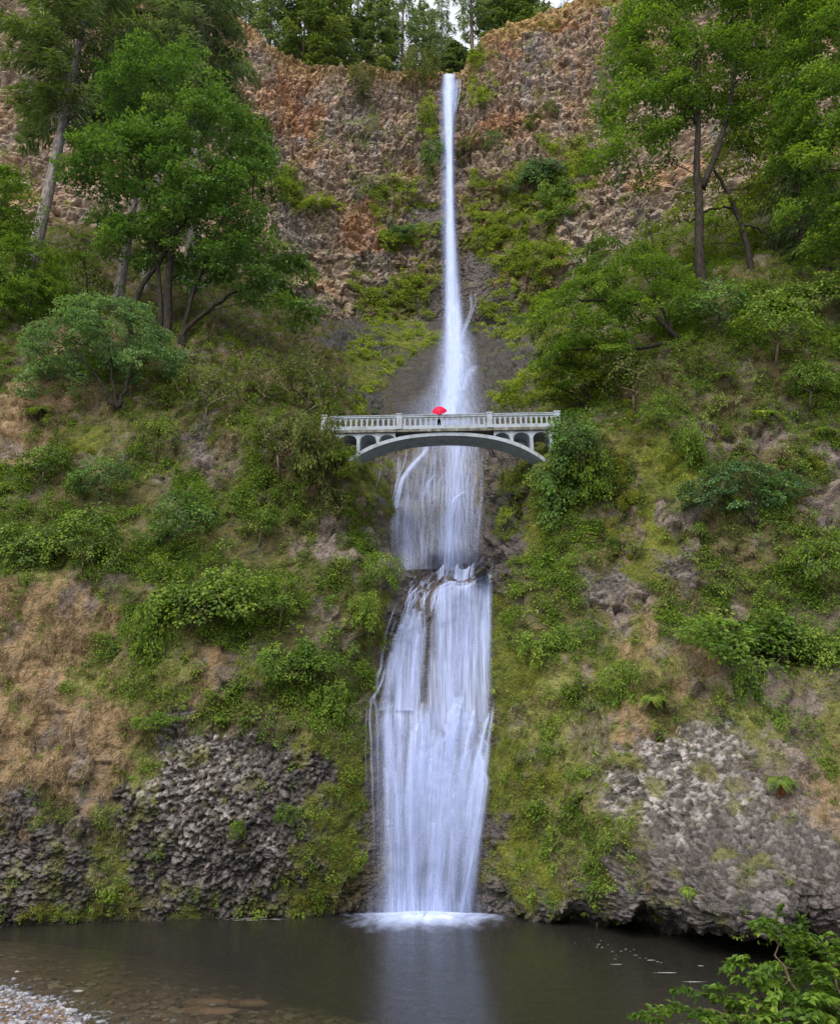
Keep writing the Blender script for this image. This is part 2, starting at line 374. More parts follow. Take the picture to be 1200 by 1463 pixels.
def cliff1():
    Yb = Y1(X1, Z1); P = np.stack([X1, Yb, Z1], -1); N = sheet_normals(P); p = P.reshape(-1, 3); n = N.reshape(-1, 3)
    W = weights(M1, mx1, mz1, p[:, 0], p[:, 2], 2.4, 3.2, 3)
    g = lambda s: sum(W[:, c_[k]] for k in s)
    rock = g('rR'); blk = g('s')+.6*g('b'); wet = g('w'); veg = g('dgmhb')
    big = fbm(p/4.5, 3, 7)*(.75*(1-wet)+.25*wet); mid = fbm(p/1.2, 3, 8)
    jit = np.stack([vnoise(p/.4, 61), vnoise(p/.4, 62), vnoise(p/.4, 63)], 1)
    e1, r1, h1 = facets((p+.08*jit)/np.array((.29, .34, .25)), 1, 1.0)
    e2, r2, h2 = facets((p+.2*np.stack([mid, mid, mid], 1))/np.array((.95, 1.2, 1.15)), 6, .9)
    k1, k2, r3 = worley(p/.17, 3)
    disp = big+.22*mid*(1-wet*.6)
    disp += rock*(.15*(ss(0, .22, e1)-.8)+.18*h1+.05*(.5-k1)+.18*h2)*(1-.35*ss(4, 9, p[:, 0]))
    disp += blk*(.22*(ss(.0, .14, e2)-.8)+.55*h2+.10*h1+.05*(r3-.5))
    disp += wet*(.18*(ss(0, .14, e2)-.8)+.50*h2+.14*h1+.25*mid)*(1-.35*ss(36, 42, p[:, 2]))+wet*.9*ss(36, 42, p[:, 2])*fbm(p/np.array((5., 7., 3.5)), 3, 47)
    disp += g('dghb')*(.20*h2+.5*np.maximum(0, fbm(p/2.4, 3, 44))-.1)+g('dg')*(.10*fbm(p*np.array((3.2, 3.2, .8)), 2, 4))+g('mhb')*(.16*fbm(p*1.7, 3, 14))
    uu, vv = proj(p)
    disp *= 1-.75*ss(19.0, 19.3, p[:, 2])*(1-ss(19.7, 20.2, p[:, 2]))*(np.abs(p[:, 0]-1.5) < 4)
    wl_ = np.interp(p[:, 2], [0, 10.7, 19, 19.5, 27, 33, 40, 60], [-2.9, -3.3, -1.9, -2.9, -3.2, -3.2, -3.5, -3]); wr_ = np.interp(p[:, 2], [0, 10.7, 19, 19.5, 33, 40, 60], [3.4, 4.3, 4.8, 4.8, 5., 4.5, 5])
    under = ss(wl_-.5, wl_+.4, p[:, 0])*(1-ss(wr_-.4, wr_+.5, p[:, 0])); disp *= 1-.72*under
    V = p+n*disp[:, None]
    # earth colours of what the surface itself is made of
    apron = ss(35, 40, p[:, 2])*.45; c = np.zeros_like(p); v1 = fbm(p/.8, 3, 50)*.5+.5; v2 = fbm(p/2.6, 3, 51)*.5+.5
    rk = pick(r1*.65+v1*.35, [(.045, .041, .043), (.092, .084, .086), (.15, .137, .138), (.25, .23, .23)])
    Rk = pick(r1*.75+v1*.25, [(.045, .042, .040), (.13, .12, .115), (.28, .265, .26), (.48, .46, .465)])
    sk = pick(r2*.3+v1*.5+r1*.2, [(.085, .070, .062), (.16, .133, .118), (.26, .225, .205)])
    wk = pick(r2*.3+v1*.5+r1*.2, [(.022, .020, .022), (.055, .048, .048), (.10, .088, .085), (.15, .135, .13)]); st = ss(.0, .5, fbm(p/np.array((1.6, 1.6, 3.2)), 3, 66))[:, None]*(.75-.35*ss(36, 42, p[:, 2]))[:, None]; wk = wk*(1-st)+pick(v1, [(.045, .038, .012), (.11, .095, .03), (.17, .14, .05)])*st
    dk = pick(.55*v1+.45*(.5+.5*fbm(p/np.array((.22, .4, 1.6)), 3, 57)), [(.10, .07, .035), (.19, .135, .07), (.27, .195, .11), (.26, .22, .17)])
    gk = pick(v1*.7+r3*.3, [(.085, .09, .022), (.15, .16, .045), (.22, .21, .07)])
    mk = pick(v1*.7+r3*.3, [(.032, .042, .006), (.095, .112, .012), (.18, .19, .022)])
    hk = pick(v1, [(.045, .05, .018), (.09, .085, .03), (.15, .12, .05)])
    bk = pick(v2*.4+r3*.2+v1*.4, [(.040, .030, .015), (.078, .068, .028), (.135, .108, .052), (.088, .10, .03)])
    wk = wk*(1-apron)[:, None]
    for s, k in (('r', rk), ('R', Rk), ('s', sk), ('w', wk), ('d', dk), ('g', gk), ('m', mk), ('h', hk), ('b', bk)): c += W[:, c_[s], None]*k
    # rock showing through thin turf on the steepest outcrops, and colour darkened in the cracks between the stones
    out = ss(.12, .42, fbm(p/np.array((1.3, 1.6, 2.3)), 4, 61))*(g('gbh')*.6+g('d')*.85); c = c*(1-out[:, None])+sk*out[:, None]
    soil = (1-ss(.03, .20, e1))*rock*.85; c = c*(1-soil[:, None])+np.array((.05, .042, .03))*soil[:, None]
    ms = ss(.18, .5, fbm(p/1.3, 3, 71))*rock*.7; c = c*(1-ms[:, None])+gk*ms[:, None]
    ml = ss(-.05, .4, fbm(p/1.5, 3, 75))*(1-ss(.5, 1.5, p[:, 2]-.4))*(1-wet)*.85*(p[:, 0] < 0); c = c*(1-ml[:, None])+mk*ml[:, None]
    tide = (1-ss(.05, .4, p[:, 2]))*.75; c = c*(1-tide[:, None])+np.array((.03, .028, .022))*tide[:, None]
    wr = np.clip(wet+.5*(1-ss(.2, .9, p[:, 2])), 0, 1)
    return V, c, W, wr, V.reshape(P.shape)
def mat_cliff(name, sc):
    t = NT(name); p = t.pos(); a = t.attr('col', 'Color'); w = t.attr('wet')
    n1 = t.noise(p, 5*sc, 6, .7); n2 = t.noise(p, 17*sc, 5, .7); v = t.vor(p, 7*sc); vc = t.vor(p, 7*sc, 'Color')
    c = t.mix(.75, a, t.ramp(n1, [(.28, (.45, .45, .47)), (.5, (.95, .93, .9)), (.74, (1.5, 1.42, 1.32))]), 'MULTIPLY')
    c = t.mix(.45, c, t.ramp(n2, [(.3, (.55, .55, .55)), (.7, (1.35, 1.35, 1.35))]), 'MULTIPLY')
    c = t.mix(.35, c, t.ramp(t.node('ShaderNodeSeparateColor', {0: vc}), [(0, (.6, .62, .66)), (1, (1.35, 1.3, 1.22))]), 'MULTIPLY')
    h = t.math('ADD', t.math('MULTIPLY', v, -.8), t.math('ADD', t.math('MULTIPLY', n1, .9), t.math('MULTIPLY', n2, .45)))
    return t.done(t.bsdf(c, t.maprange(w, 0, 1, .9, .35), t.bump(h, .9, .13/sc), spec=.35))
V1, c1, W1, wet1, G1 = cliff1()
MC1 = mat_cliff('cliff_rock', 1.)
# the lower sheet is cut where the banks meet the gorge floor so that each bank is its own object
FC = grid_faces(*X1.shape); fx = X1.ravel()[FC].mean(1); fz = Z1.ravel()[FC].mean(1)
lx = np.interp(fz, [-3, 2, 10, 17, 19, 24, 29, 34, 40, 78], [-2.9, -2.9, -3.5, -3.0, -1.7, -2.6, -4.2, -5.6, -7.5, -22])
rx = np.interp(fz, [-3, 2, 10, 17, 19, 24, 29, 34, 40, 78], [4.2, 4.2, 4.6, 4.9, 5.0, 6.6, 8.4, 11.2, 15.5, 28])
def sub(name, m, V, c, wet, mat, FCs):
    f = FCs[m]; ids, inv = np.unique(f, return_inverse=True)
    o = link(name, mesh(name, V[ids], inv.reshape(f.shape), mat, smooth=name != 'upper_cliff', vattr={'col': c[ids], 'wet': wet[ids]})); return tag(o, kind='structure')
tag(sub('left_cliff', fx < lx, V1, c1, wet1, MC1, FC), 'grassy basalt bank with leafy slope left of the lower falls', 'cliff')
tag(sub('right_cliff', fx > rx, V1, c1, wet1, MC1, FC), 'mossy basalt bank with pale rubble right of the lower falls', 'cliff')
tag(sub('gorge_rock', (fx >= lx) & (fx <= rx), V1, c1, wet1, MC1, FC), 'dark wet rock stepping up behind the lower falls', 'rock face')
# upper wall
xs2 = np.concatenate([np.arange(-80, -32, .5), np.arange(-32, 34, .2), np.arange(34, 80, .5)]); zs2 = np.arange(30, 150, .22)
X2, Z2 = np.meshgrid(xs2, zs2)
def cliff2():
    P = np.stack([X2, Y2(X2, Z2), Z2], -1); n = sheet_normals(P).reshape(-1, 3); p = P.reshape(-1, 3)
    W = weights(M2, mx2, mz2, p[:, 0], p[:, 2], 4.2, 6.5, 9)
    g = lambda s: sum(W[:, c_[k]] for k in s)
    q = p+.8*np.stack([fbm(p/3., 2, 1), fbm(p/3., 2, 2), fbm(p/3., 2, 3)], 1)
    e1, r1, h1 = facets(q/np.array((.80, 1.0, .62)), 11, 1.0)
    e2, r2, h2 = facets(q/np.array((2.2, 3., 1.7)), 16, .9)
    e3, r3, h3 = facets(q/np.array((1.15, 2.2, 5.5)), 31, .6)
    big = fbm(p/np.array((9., 9., 14.)), 4, 5); lay = fbm(np.stack([p[:, 0]/22, p[:, 1]/22, p[:, 2]/3.2], 1), 3, 6)+.35*fbm(np.stack([p[:, 0]/9, p[:, 1]/9, p[:, 2]/.8], 1), 2, 26)
    smooth_ = ss(.05, .4, fbm(p/np.array((11., 11., 7.)), 2, 33)+.35*(1-ss(86, 94, p[:, 2])))   # planar joints low down, rubble above
    knob = (1-smooth_)*(1-g('mw')*.6)
    wt = g('w')
    disp = 1.9*big*(1-.5*wt)+1.1*lay*(1-wt)+knob*(.26*(ss(0, .2, e1)-.8)+.44*h1)+(1-wt)*(.3*(ss(.0, .12, e2)-.8)+.75*h2)*(.45+.55*smooth_)+.16*h1*smooth_+(1-wt)*(.55*h3-.25*(1-ss(0, .1, e3)))+.25*fbm(p/1.1, 3, 8)
    V = p+n*disp[:, None]
    v1 = fbm(p/2.2, 3, 52)*.5+.5; v2 = fbm(p/np.array((9, 9, 6.)), 3, 53)*.5+.5; v3 = fbm(np.stack([p[:, 0]/1.5, p[:, 1]/1.5, p[:, 2]/9], 1), 3, 54)*.5+.5
    pk = pick(r1*.55+v1*.45, [(.105, .088, .080), (.20, .165, .138), (.31, .255, .21), (.42, .365, .32)])
    pk = pk*np.array((1.25, 1.18, 1.09)); warm = ss(.46, .74, v2)[:, None]; pk = pk*(1-warm)+pk*np.array((1.12, .95, .76))*warm
    gry = ss(.55, .75, v3)[:, None]*.6; pk = pk*(1-gry)+pk.mean(1)[:, None]*np.array((1., .98, 1.))*gry
    ok = pk*.45+.55*pick(v1*.5+v3*.5, [(.18, .10, .05), (.36, .17, .065), (.44, .25, .12)])
    tk = pick(v1, [(.20, .15, .05), (.34, .24, .09), (.46, .34, .16)])
    Tk = pick(r1*.4+v3*.6, [(.13, .12, .10), (.25, .22, .19), (.38, .34, .31)])
    sk = pick(v1, [(.22, .15, .11), (.36, .25, .18), (.48, .35, .26)])
    mk = pick(v1*.6+r1*.4, [(.05, .055, .014), (.12, .13, .022), (.20, .20, .03)]); mz = ss(-.1, .3, fbm(p/1.8, 3, 85))[:, None]; mk = mk*mz+pk*.7*(1-mz)
    wk = pick(v3, [(.05, .042, .042), (.10, .085, .08), (.15, .13, .12)])
    c = np.zeros_like(p)
    for s, k in (('p', pk), ('o', ok), ('t', tk), ('T', Tk), ('s', sk), ('m', mk), ('w', wk), ('r', pk)): c += W[:, c_[s], None]*k
    for s in 'RdghbsT': pass
    mo = ss(.16, .42, fbm(p/np.array((3.4, 3.4, 2.2)), 3, 81)+.25*(lay > .12)-.12)*.75*(1-wt)*ss(-8, 2, p[:, 0]+10); c = c*(1-mo[:, None])+mk*mo[:, None]
    top = ss(-6, -1, p[:, 2]-zrim(p[:, 0]))*.6; c = c*(1-top[:, None])+tk*top[:, None]
    soil = (1-ss(.01, .10, e1))*knob*.35; c = c*(1-soil[:, None])+np.array((.06, .045, .035))*soil[:, None]  # colour darkened along the cracks between the blocks
    return V, c, W, wt
V2, c2, W2, wet2 = cliff2()
FC2 = grid_faces(*X2.shape)
tag(sub('upper_cliff', np.ones(len(FC2), bool), V2, c2, wet2, mat_cliff('upper_cliff_rock', .45), FC2), 'tall pinkish basalt wall behind the upper waterfall', 'cliff')
# ------------------------------------------------------------------ leaves
def unit(a): return a/(np.linalg.norm(a, axis=-1, keepdims=True)+1e-9)
class Leaves:
    """many small folded leaf faces gathered into one mesh"""
    def __init__(s): s.V = []; s.R = []; s.n = 0
    def add(s, P, D, N, L, Wd, rnd, fold=.18, wide=.45):
        P = np.asarray(P, float); n = len(P)
        if n == 0: return
        L = np.broadcast_to(L, (n,))[:, None]; Wd = np.broadcast_to(Wd, (n,))[:, None]
        D = unit(D); Sd = unit(np.cross(D, N)); Nn = np.cross(Sd, D)
        tip = P+D*L-Nn*L*.12; mid = P+D*L*wide+Nn*Wd*fold
        V = np.stack([P, mid-Sd*Wd*.5, tip, mid+Sd*Wd*.5], 1)
        s.V.append(V.reshape(-1, 3)); s.R.append(np.broadcast_to(rnd, (n,))); s.n += n
    def me(s, name, mat):
        V = np.concatenate(s.V); b = np.arange(s.n)[:, None]*4
        T = np.concatenate([b+np.array([[0, 1, 2]]), b+np.array([[0, 2, 3]])], 1).reshape(-1, 3)
        return mesh(name, V, T, mat, fattr={'rnd': np.repeat(np.clip(np.concatenate(s.R), 0, 1), 2)}, smooth=False)
def rdir(n): return unit(rng.normal(size=(n, 3)))
UPV = np.array((0, 0, 1.))
# palettes: dark to light leaf albedo
M_MAPLE = mat_leaf('maple_leaf', [(0, (0.028, 0.068, 0.016)), (.4, (0.068, 0.146, 0.029)), (.75, (0.118, 0.224, 0.037)), (1, (0.206, 0.314, 0.057))])
M_MAPLE2 = mat_leaf('bright_maple_leaf', [(0, (.04, .085, .012)), (.4, (.10, .19, .022)), (.75, (.175, .285, .036)), (1, (.29, .38, .065))], trans=.48)
M_BLUE = mat_leaf('bluish_leaf', [(0, (0.040, 0.089, 0.036)), (.5, (0.101, 0.199, 0.076)), (1, (0.230, 0.359, 0.136))])
M_YEL = mat_leaf('yellowgreen_leaf', [(0, (0.063, 0.099, 0.008)), (.5, (0.189, 0.271, 0.023)), (1, (0.380, 0.462, 0.057))], trans=.48)
M_OLIVE = mat_leaf('olive_leaf', [(0, (0.039, 0.058, 0.011)), (.5, (0.099, 0.134, 0.023)), (1, (0.197, 0.243, 0.045))])
M_HERB = mat_leaf('herb_leaf', [(0, (0.035, 0.069, 0.009)), (.35, (0.091, 0.167, 0.017)), (.7, (0.165, 0.259, 0.026)), (.9, (0.241, 0.317, 0.032)), (1, (0.255, 0.326, 0.043))])
M_FIR = mat_leaf('fir_needle', [(0, (0.054, 0.088, 0.040)), (.5, (0.136, 0.208, 0.080)), (1, (0.256, 0.336, 0.128))], trans=.3)
M_FIR2 = mat_leaf('light_fir_needle', [(0, (0.052, 0.090, 0.023)), (.5, (0.131, 0.200, 0.047)), (1, (0.235, 0.304, 0.078))], trans=.3)
M_DRY = mat_leaf('dry_grass', [(0, (.11, .075, .045)), (.5, (.25, .185, .115)), (1, (.44, .36, .26))], trans=.25)
M_GRS = mat_leaf('green_grass', [(0, (0.067, 0.086, 0.020)), (.5, (0.142, 0.184, 0.041)), (1, (0.285, 0.310, 0.090))], trans=.3)
M_MOSS = mat_leaf('moss_tuft', [(0, (0.066, 0.075, 0.008)), (.5, (0.176, 0.206, 0.018)), (1, (0.330, 0.350, 0.040))], trans=.2)
M_RUST = mat_leaf('dead_frond', [(0, (.10, .035, .015)), (1, (.28, .12, .05))], trans=.2)
M_BARKD = mat_bark('dark_bark', (.009, .007, .005), (.038, .030, .020))
M_BARKG = mat_bark('grey_bark', (.085, .075, .068), (.24, .22, .20), 4.)
M_BARKR = mat_bark('fir_bark', (.05, .036, .027), (.16, .12, .09), 5.)
M_TWIG = mat_bark('twig_bark', (.06, .045, .028), (.17, .135, .09), 14.)
M_BONE = mat_bark('bleached_wood', (.26, .24, .22), (.5, .48, .45), 8.)
# ------------------------------------------------------------------ woody skeleton
class Skel:
    def __init__(s): s.p = []; s.par = []; s.r = []; s.ch = []
    def node(s, p, par, r=0.):
        s.p.append(np.asarray(p, float)); s.par.append(par); s.r.append(r); s.ch.append([])
        if par >= 0: s.ch[par].append(len(s.p)-1)
        return len(s.p)-1
    def trunk(s, pts, r0, r1, par=-1, n=14, wob=.12):
        pts = np.asarray(pts, float); k = np.linspace(0, len(pts)-1, n); P = np.stack([np.interp(k, range(len(pts)), pts[:, i]) for i in range(3)], 1)
        for _ in range(2): P[1:-1] = (P[:-2]+2*P[1:-1]+P[2:])/4
        P[1:-1] += rng.normal(size=(n-2, 3))*wob*.5
        for i in range(n):
            par = s.node(P[i], par, r0+(r1-r0)*i/(n-1)); 
        return par
    def grow(s, C, step=.8, tip=.018, sag=.18, rise=.35):
        """reach every spray centre from the nearest wood below it"""
        P = np.array(s.p); base = P[0]
        C = sorted(C, key=lambda c: np.min(np.linalg.norm(P-c, axis=1)))
        ends = []
        for c in C:
            P = np.array(s.p); d = c-P; dist = np.linalg.norm(d, axis=1); hor = np.linalg.norm(d[:, :2], axis=1)
            cost = dist+np.where(d[:, 2] < rise*hor*.6-.2, 4+2*np.abs(d[:, 2]), 0)
            i = int(np.argmin(cost)); a = P[i]; L = dist[i]; n = max(2, int(L/step))
            m = (a+c)/2+UPV*L*sag+rng.normal(size=3)*L*.07
            par = i
            for k in range(1, n+1):
                t = k/n; q = (1-t)**2*a+2*t*(1-t)*m+t*t*c
                if k < n: q = q+rng.normal(size=3)*.06*step
                par = s.node(q, par, tip)
            ends.append(par)
        return ends
    def thicken(s, e=2.4, k=1.0, cap=9.):
        acc = [0.]*len(s.p)
        for i in range(len(s.p)-1, -1, -1):
            if not s.ch[i]: acc[i] += (s.r[i]*k)**e
            q = acc[i]**(1/e); s.r[i] = max(s.r[i], min(q, cap))
            if s.par[i] >= 0: acc[s.par[i]] += acc[i]
    def mesh(s, name, mat, k=6):
        b = MB(); done = set(); roots = [i for i in range(len(s.p)) if s.par[i] < 0]
        st = [(r, None) for r in roots]
        while st:
            i, frm = st.pop(); ch = [] if frm is None else [frm]
            while True:
                ch.append(i); c = s.ch[i]
                if not c: break
                c = sorted(c, key=lambda j: -s.r[j])
                for j in c[1:]: st.append((j, i))
                i = c[0]
            if len(ch) < 2: continue
            R = np.array([s.r[j] for j in ch])
            if frm is not None: R[0] = R[1]
            kk = k if R.max() > .08 else 4
            b.tube([s.p[j] for j in ch], R, kk)
        return b.me(name, mat, True)
def ellipsoid_pts(E, n, mind, shell=.55, tier=0.):
    """points spread through the outer part of a union of ellipsoids (centre, radii)"""
    out = []; vol = np.array([np.prod(r) for c, r in E])**(2/3); vol /= vol.sum(); tries = 0
    while len(out) < n and tries < n*60:
        tries += 1; c, r = E[rng.choice(len(E), p=vol)]
        d = rdir(1)[0]; q = c+d*r*rng.uniform(shell, 1)**.6
        if d[2] < -.55 and rng.random() < .7: continue
        if tier: q[2] = c[2]+np.round((q[2]-c[2])/tier)*tier+rng.normal()*tier*.15
        inside = sum(((q-cc)**2/(rr*.62)**2).sum() < 1 for cc, rr in E)
        if inside and rng.random() < .6: continue
        if out and np.min(np.linalg.norm(np.array(out)-q, axis=1)) < mind: continue
        out.append(q)
    return out
def spray(lv, c, out, R, n, L, rb, droop=.12, flat=.16, spread=.35, asp=.85):
    """a tilted fan of leaves round c; out is the direction away from the trunk"""
    th = rng.uniform(0, 2*math.pi, n); rho = R*np.sqrt(rng.random(n))
    lob = 1+.3*np.sin(th*3+rng.uniform(0, 6))+.2*np.sin(th*5+rng.uniform(0, 6))
    ox = np.cos(th)*rho*lob; oy = np.sin(th)*rho*lob*.85
    o2 = np.array((out[0], out[1], 0)); h = np.linalg.norm(o2)+1e-6; o2 = o2/h
    e2 = np.array((-o2[1], o2[0], 0))
    nn = unit(UPV+o2*spread+rng.normal(size=3)*.15)
    ex = unit(o2-nn*(o2@nn)); ey = np.cross(nn, ex)
    P = c+ox[:, None]*ex+oy[:, None]*ey+nn*(-droop*rho**2/max(R, .1)+rng.normal(size=n)*flat*R)[:, None]
    D = ex*np.cos(th)[:, None]+ey*np.sin(th)[:, None]+o2*.3-UPV*.35+rng.normal(size=(n, 3))*.35
    N = nn+rng.normal(size=(n, 3))*.38
    lv.add(P, D, N, L*rng.uniform(.7, 1.2, n), L*asp*rng.uniform(.7, 1.1, n), np.clip(rb+rng.normal(size=n)*.13, 0, 1))
def px_scale(Y, v):
    p = at(CU, v, Y); return (p[1]*CP+(p[2]-HC)*SP)/F
def crowns(spec, Y):
    """(column, row, half width, half height in photo units, distance offset) -> ellipsoids in metres"""
    E = []
    for u, v, ru, rv, dy in spec:
        s = px_scale(Y+dy, v); E.append((np.array(at(u, v, Y+dy)), np.array((ru*s, min(ru, rv*1.3)*s*.9, rv*s*1.05))))
    return E
def broadleaf(name, label, Y, trunks, crown, nsp, R, nl, L, mleaf, mbark, tier=0., mind=1., cat='tree', group=None, tone=.5, spread=.35, tip=.018, flat=.16, droop=.12, shell=.55):
    sk = Skel(); base = None; ends = []
    for t in trunks:
        pts = [at(u, v, Y+(w[2] if len(w) > 2 else 0)) for (u, v), w in zip(t['p'], [()]*len(t['p']))]
        s = px_scale(Y, t['p'][0][1]); par = -1
        if t.get('deep'): pts = [(pts[0][0], pts[0][1]+.3, pts[0][2]-t['deep'])]+pts
        if base is None: base = np.array(pts[0])
        sk.trunk(pts, t['w'][0]*s/2, t['w'][1]*s/2, par, wob=t.get('wob', .12))
    E = crowns(crown, Y); C = ellipsoid_pts(E, nsp, mind, shell, tier)
    sk.grow(C, tip=tip); sk.thicken(cap=.28)
    root = link(name, None, loc=tuple(base)); tag(root, label, cat, group)
    wm = sk.mesh('trunk', mbark); lv = Leaves(); ctr = np.mean([c for c, r in E], 0)
    zt = max(c[2]+r[2] for c, r in E); zb = min(c[2]-r[2] for c, r in E)
    for c in C:
        o = c-ctr; k = rng.uniform(.75, 1.25)
        spray(lv, c, o, R*k, int(nl*k*k), L, tone+.16*rng.normal(), spread=spread, flat=flat, droop=droop)
    lm = lv.me('crown', mleaf)
    for me in (wm, lm):
        co = np.empty(len(me.vertices)*3, np.float32); me.vertices.foreach_get('co', co); co = co.reshape(-1, 3)-base.astype(np.float32); me.vertices.foreach_set('co', co.ravel()); me.update()
    link('trunk', wm, root); link('crown', lm, root)
    return root
def conifer_mesh(h, lean=(0, 0), r0=.4, bare=.12, Lmax=5., nb=90, twig=.7, tw=.2, droop=.35, tip_bare=0, tone=.5, dens=1., seed=0, gap=0., mat=None, bark=None, az=None):
    """trunk and crown meshes of a fir h metres tall standing on the origin"""
    r = np.random.default_rng(seed+5)
    n = 12; t = np.linspace(0, 1, n); P = np.stack([lean[0]*h*t+.02*h*np.sin(t*3+seed)*.3, lean[1]*h*t, h*t], 1)
    b = MB(); b.tube(P, r0*(1-t)**.8+.02, 8); lv = Leaves()
    for k in range(nb):
        f = bare+(1-bare)*(k+r.random())/nb; f = min(f, .995)
        c = np.array([np.interp(f, t, P[:, i]) for i in range(3)])
        prof = min(1, (1-f)*2.2)**.75*(.55+.45*min(1, (f-bare)*5))
        L = Lmax*prof*r.uniform(.55, 1.12)+.3; a = (az[0]+(az[1]-az[0])*r.random()) if az else k*2.4+r.uniform(-.5, .5)
        o = np.array((math.cos(a), math.sin(a), 0)); up0 = r.uniform(-.05, .3)+.3*f
        m = 7; s = np.linspace(0, 1, m); Q = c+o*(L*s)[:, None]+UPV*((up0*s-droop*s**2*1.2)*L)[:, None]+r.normal(size=(m, 3))*.05*L*s[:, None]*.4
        b.tube(Q, np.maximum(.012, r0*.12*(1-f*.6)*(1-s)+.012), 4, caps=False)
        if r.random() < gap: continue
        nt = int((10+L*7)*dens); st = r.uniform(.18, 1, nt)**.8; q = np.stack([np.interp(st, s, Q[:, i]) for i in range(3)], 1)
        e = np.array((-o[1], o[0], 0)); side = np.where(r.random(nt) < .5, -1., 1.)[:, None]
        wl = twig*(.5+.7*np.sin(np.pi*np.clip(st*.8+.15, 0, 1)))*r.uniform(.7, 1.3, nt)*min(1.2, .45+L/Lmax)
        D = side*e*r.uniform(.4, 1.1, (nt, 1))+o*r.uniform(.3, 1., (nt, 1))-UPV*(.35+.5*r.random((nt, 1)))
        rb = np.clip(tone+.2*r.normal()+.12*r.normal(size=nt)+.25*(st-.6), 0, 1)
        for j in range(2):
            lv.add(q+side*e*(wl*.45*j)[:, None]-UPV*(.12*j*wl)[:, None], D+r.normal(size=(nt, 3))*.25, UPV+o*.4+r.normal(size=(nt, 3))*.35, wl, tw*r.uniform(.7, 1.3, nt), rb, .1)
    return b.me('trunk', bark, True), lv.me('crown', mat)
def two_part(name, label, cat, loc, tm, cm, group=None, rz=0., sc=1., pn=('trunk', 'crown')):
    root = link(name, None, loc=loc, rot=(0, 0, rz), sc=sc); tag(root, label, cat, group)
    link(pn[0], tm, root); link(pn[1], cm, root); return root
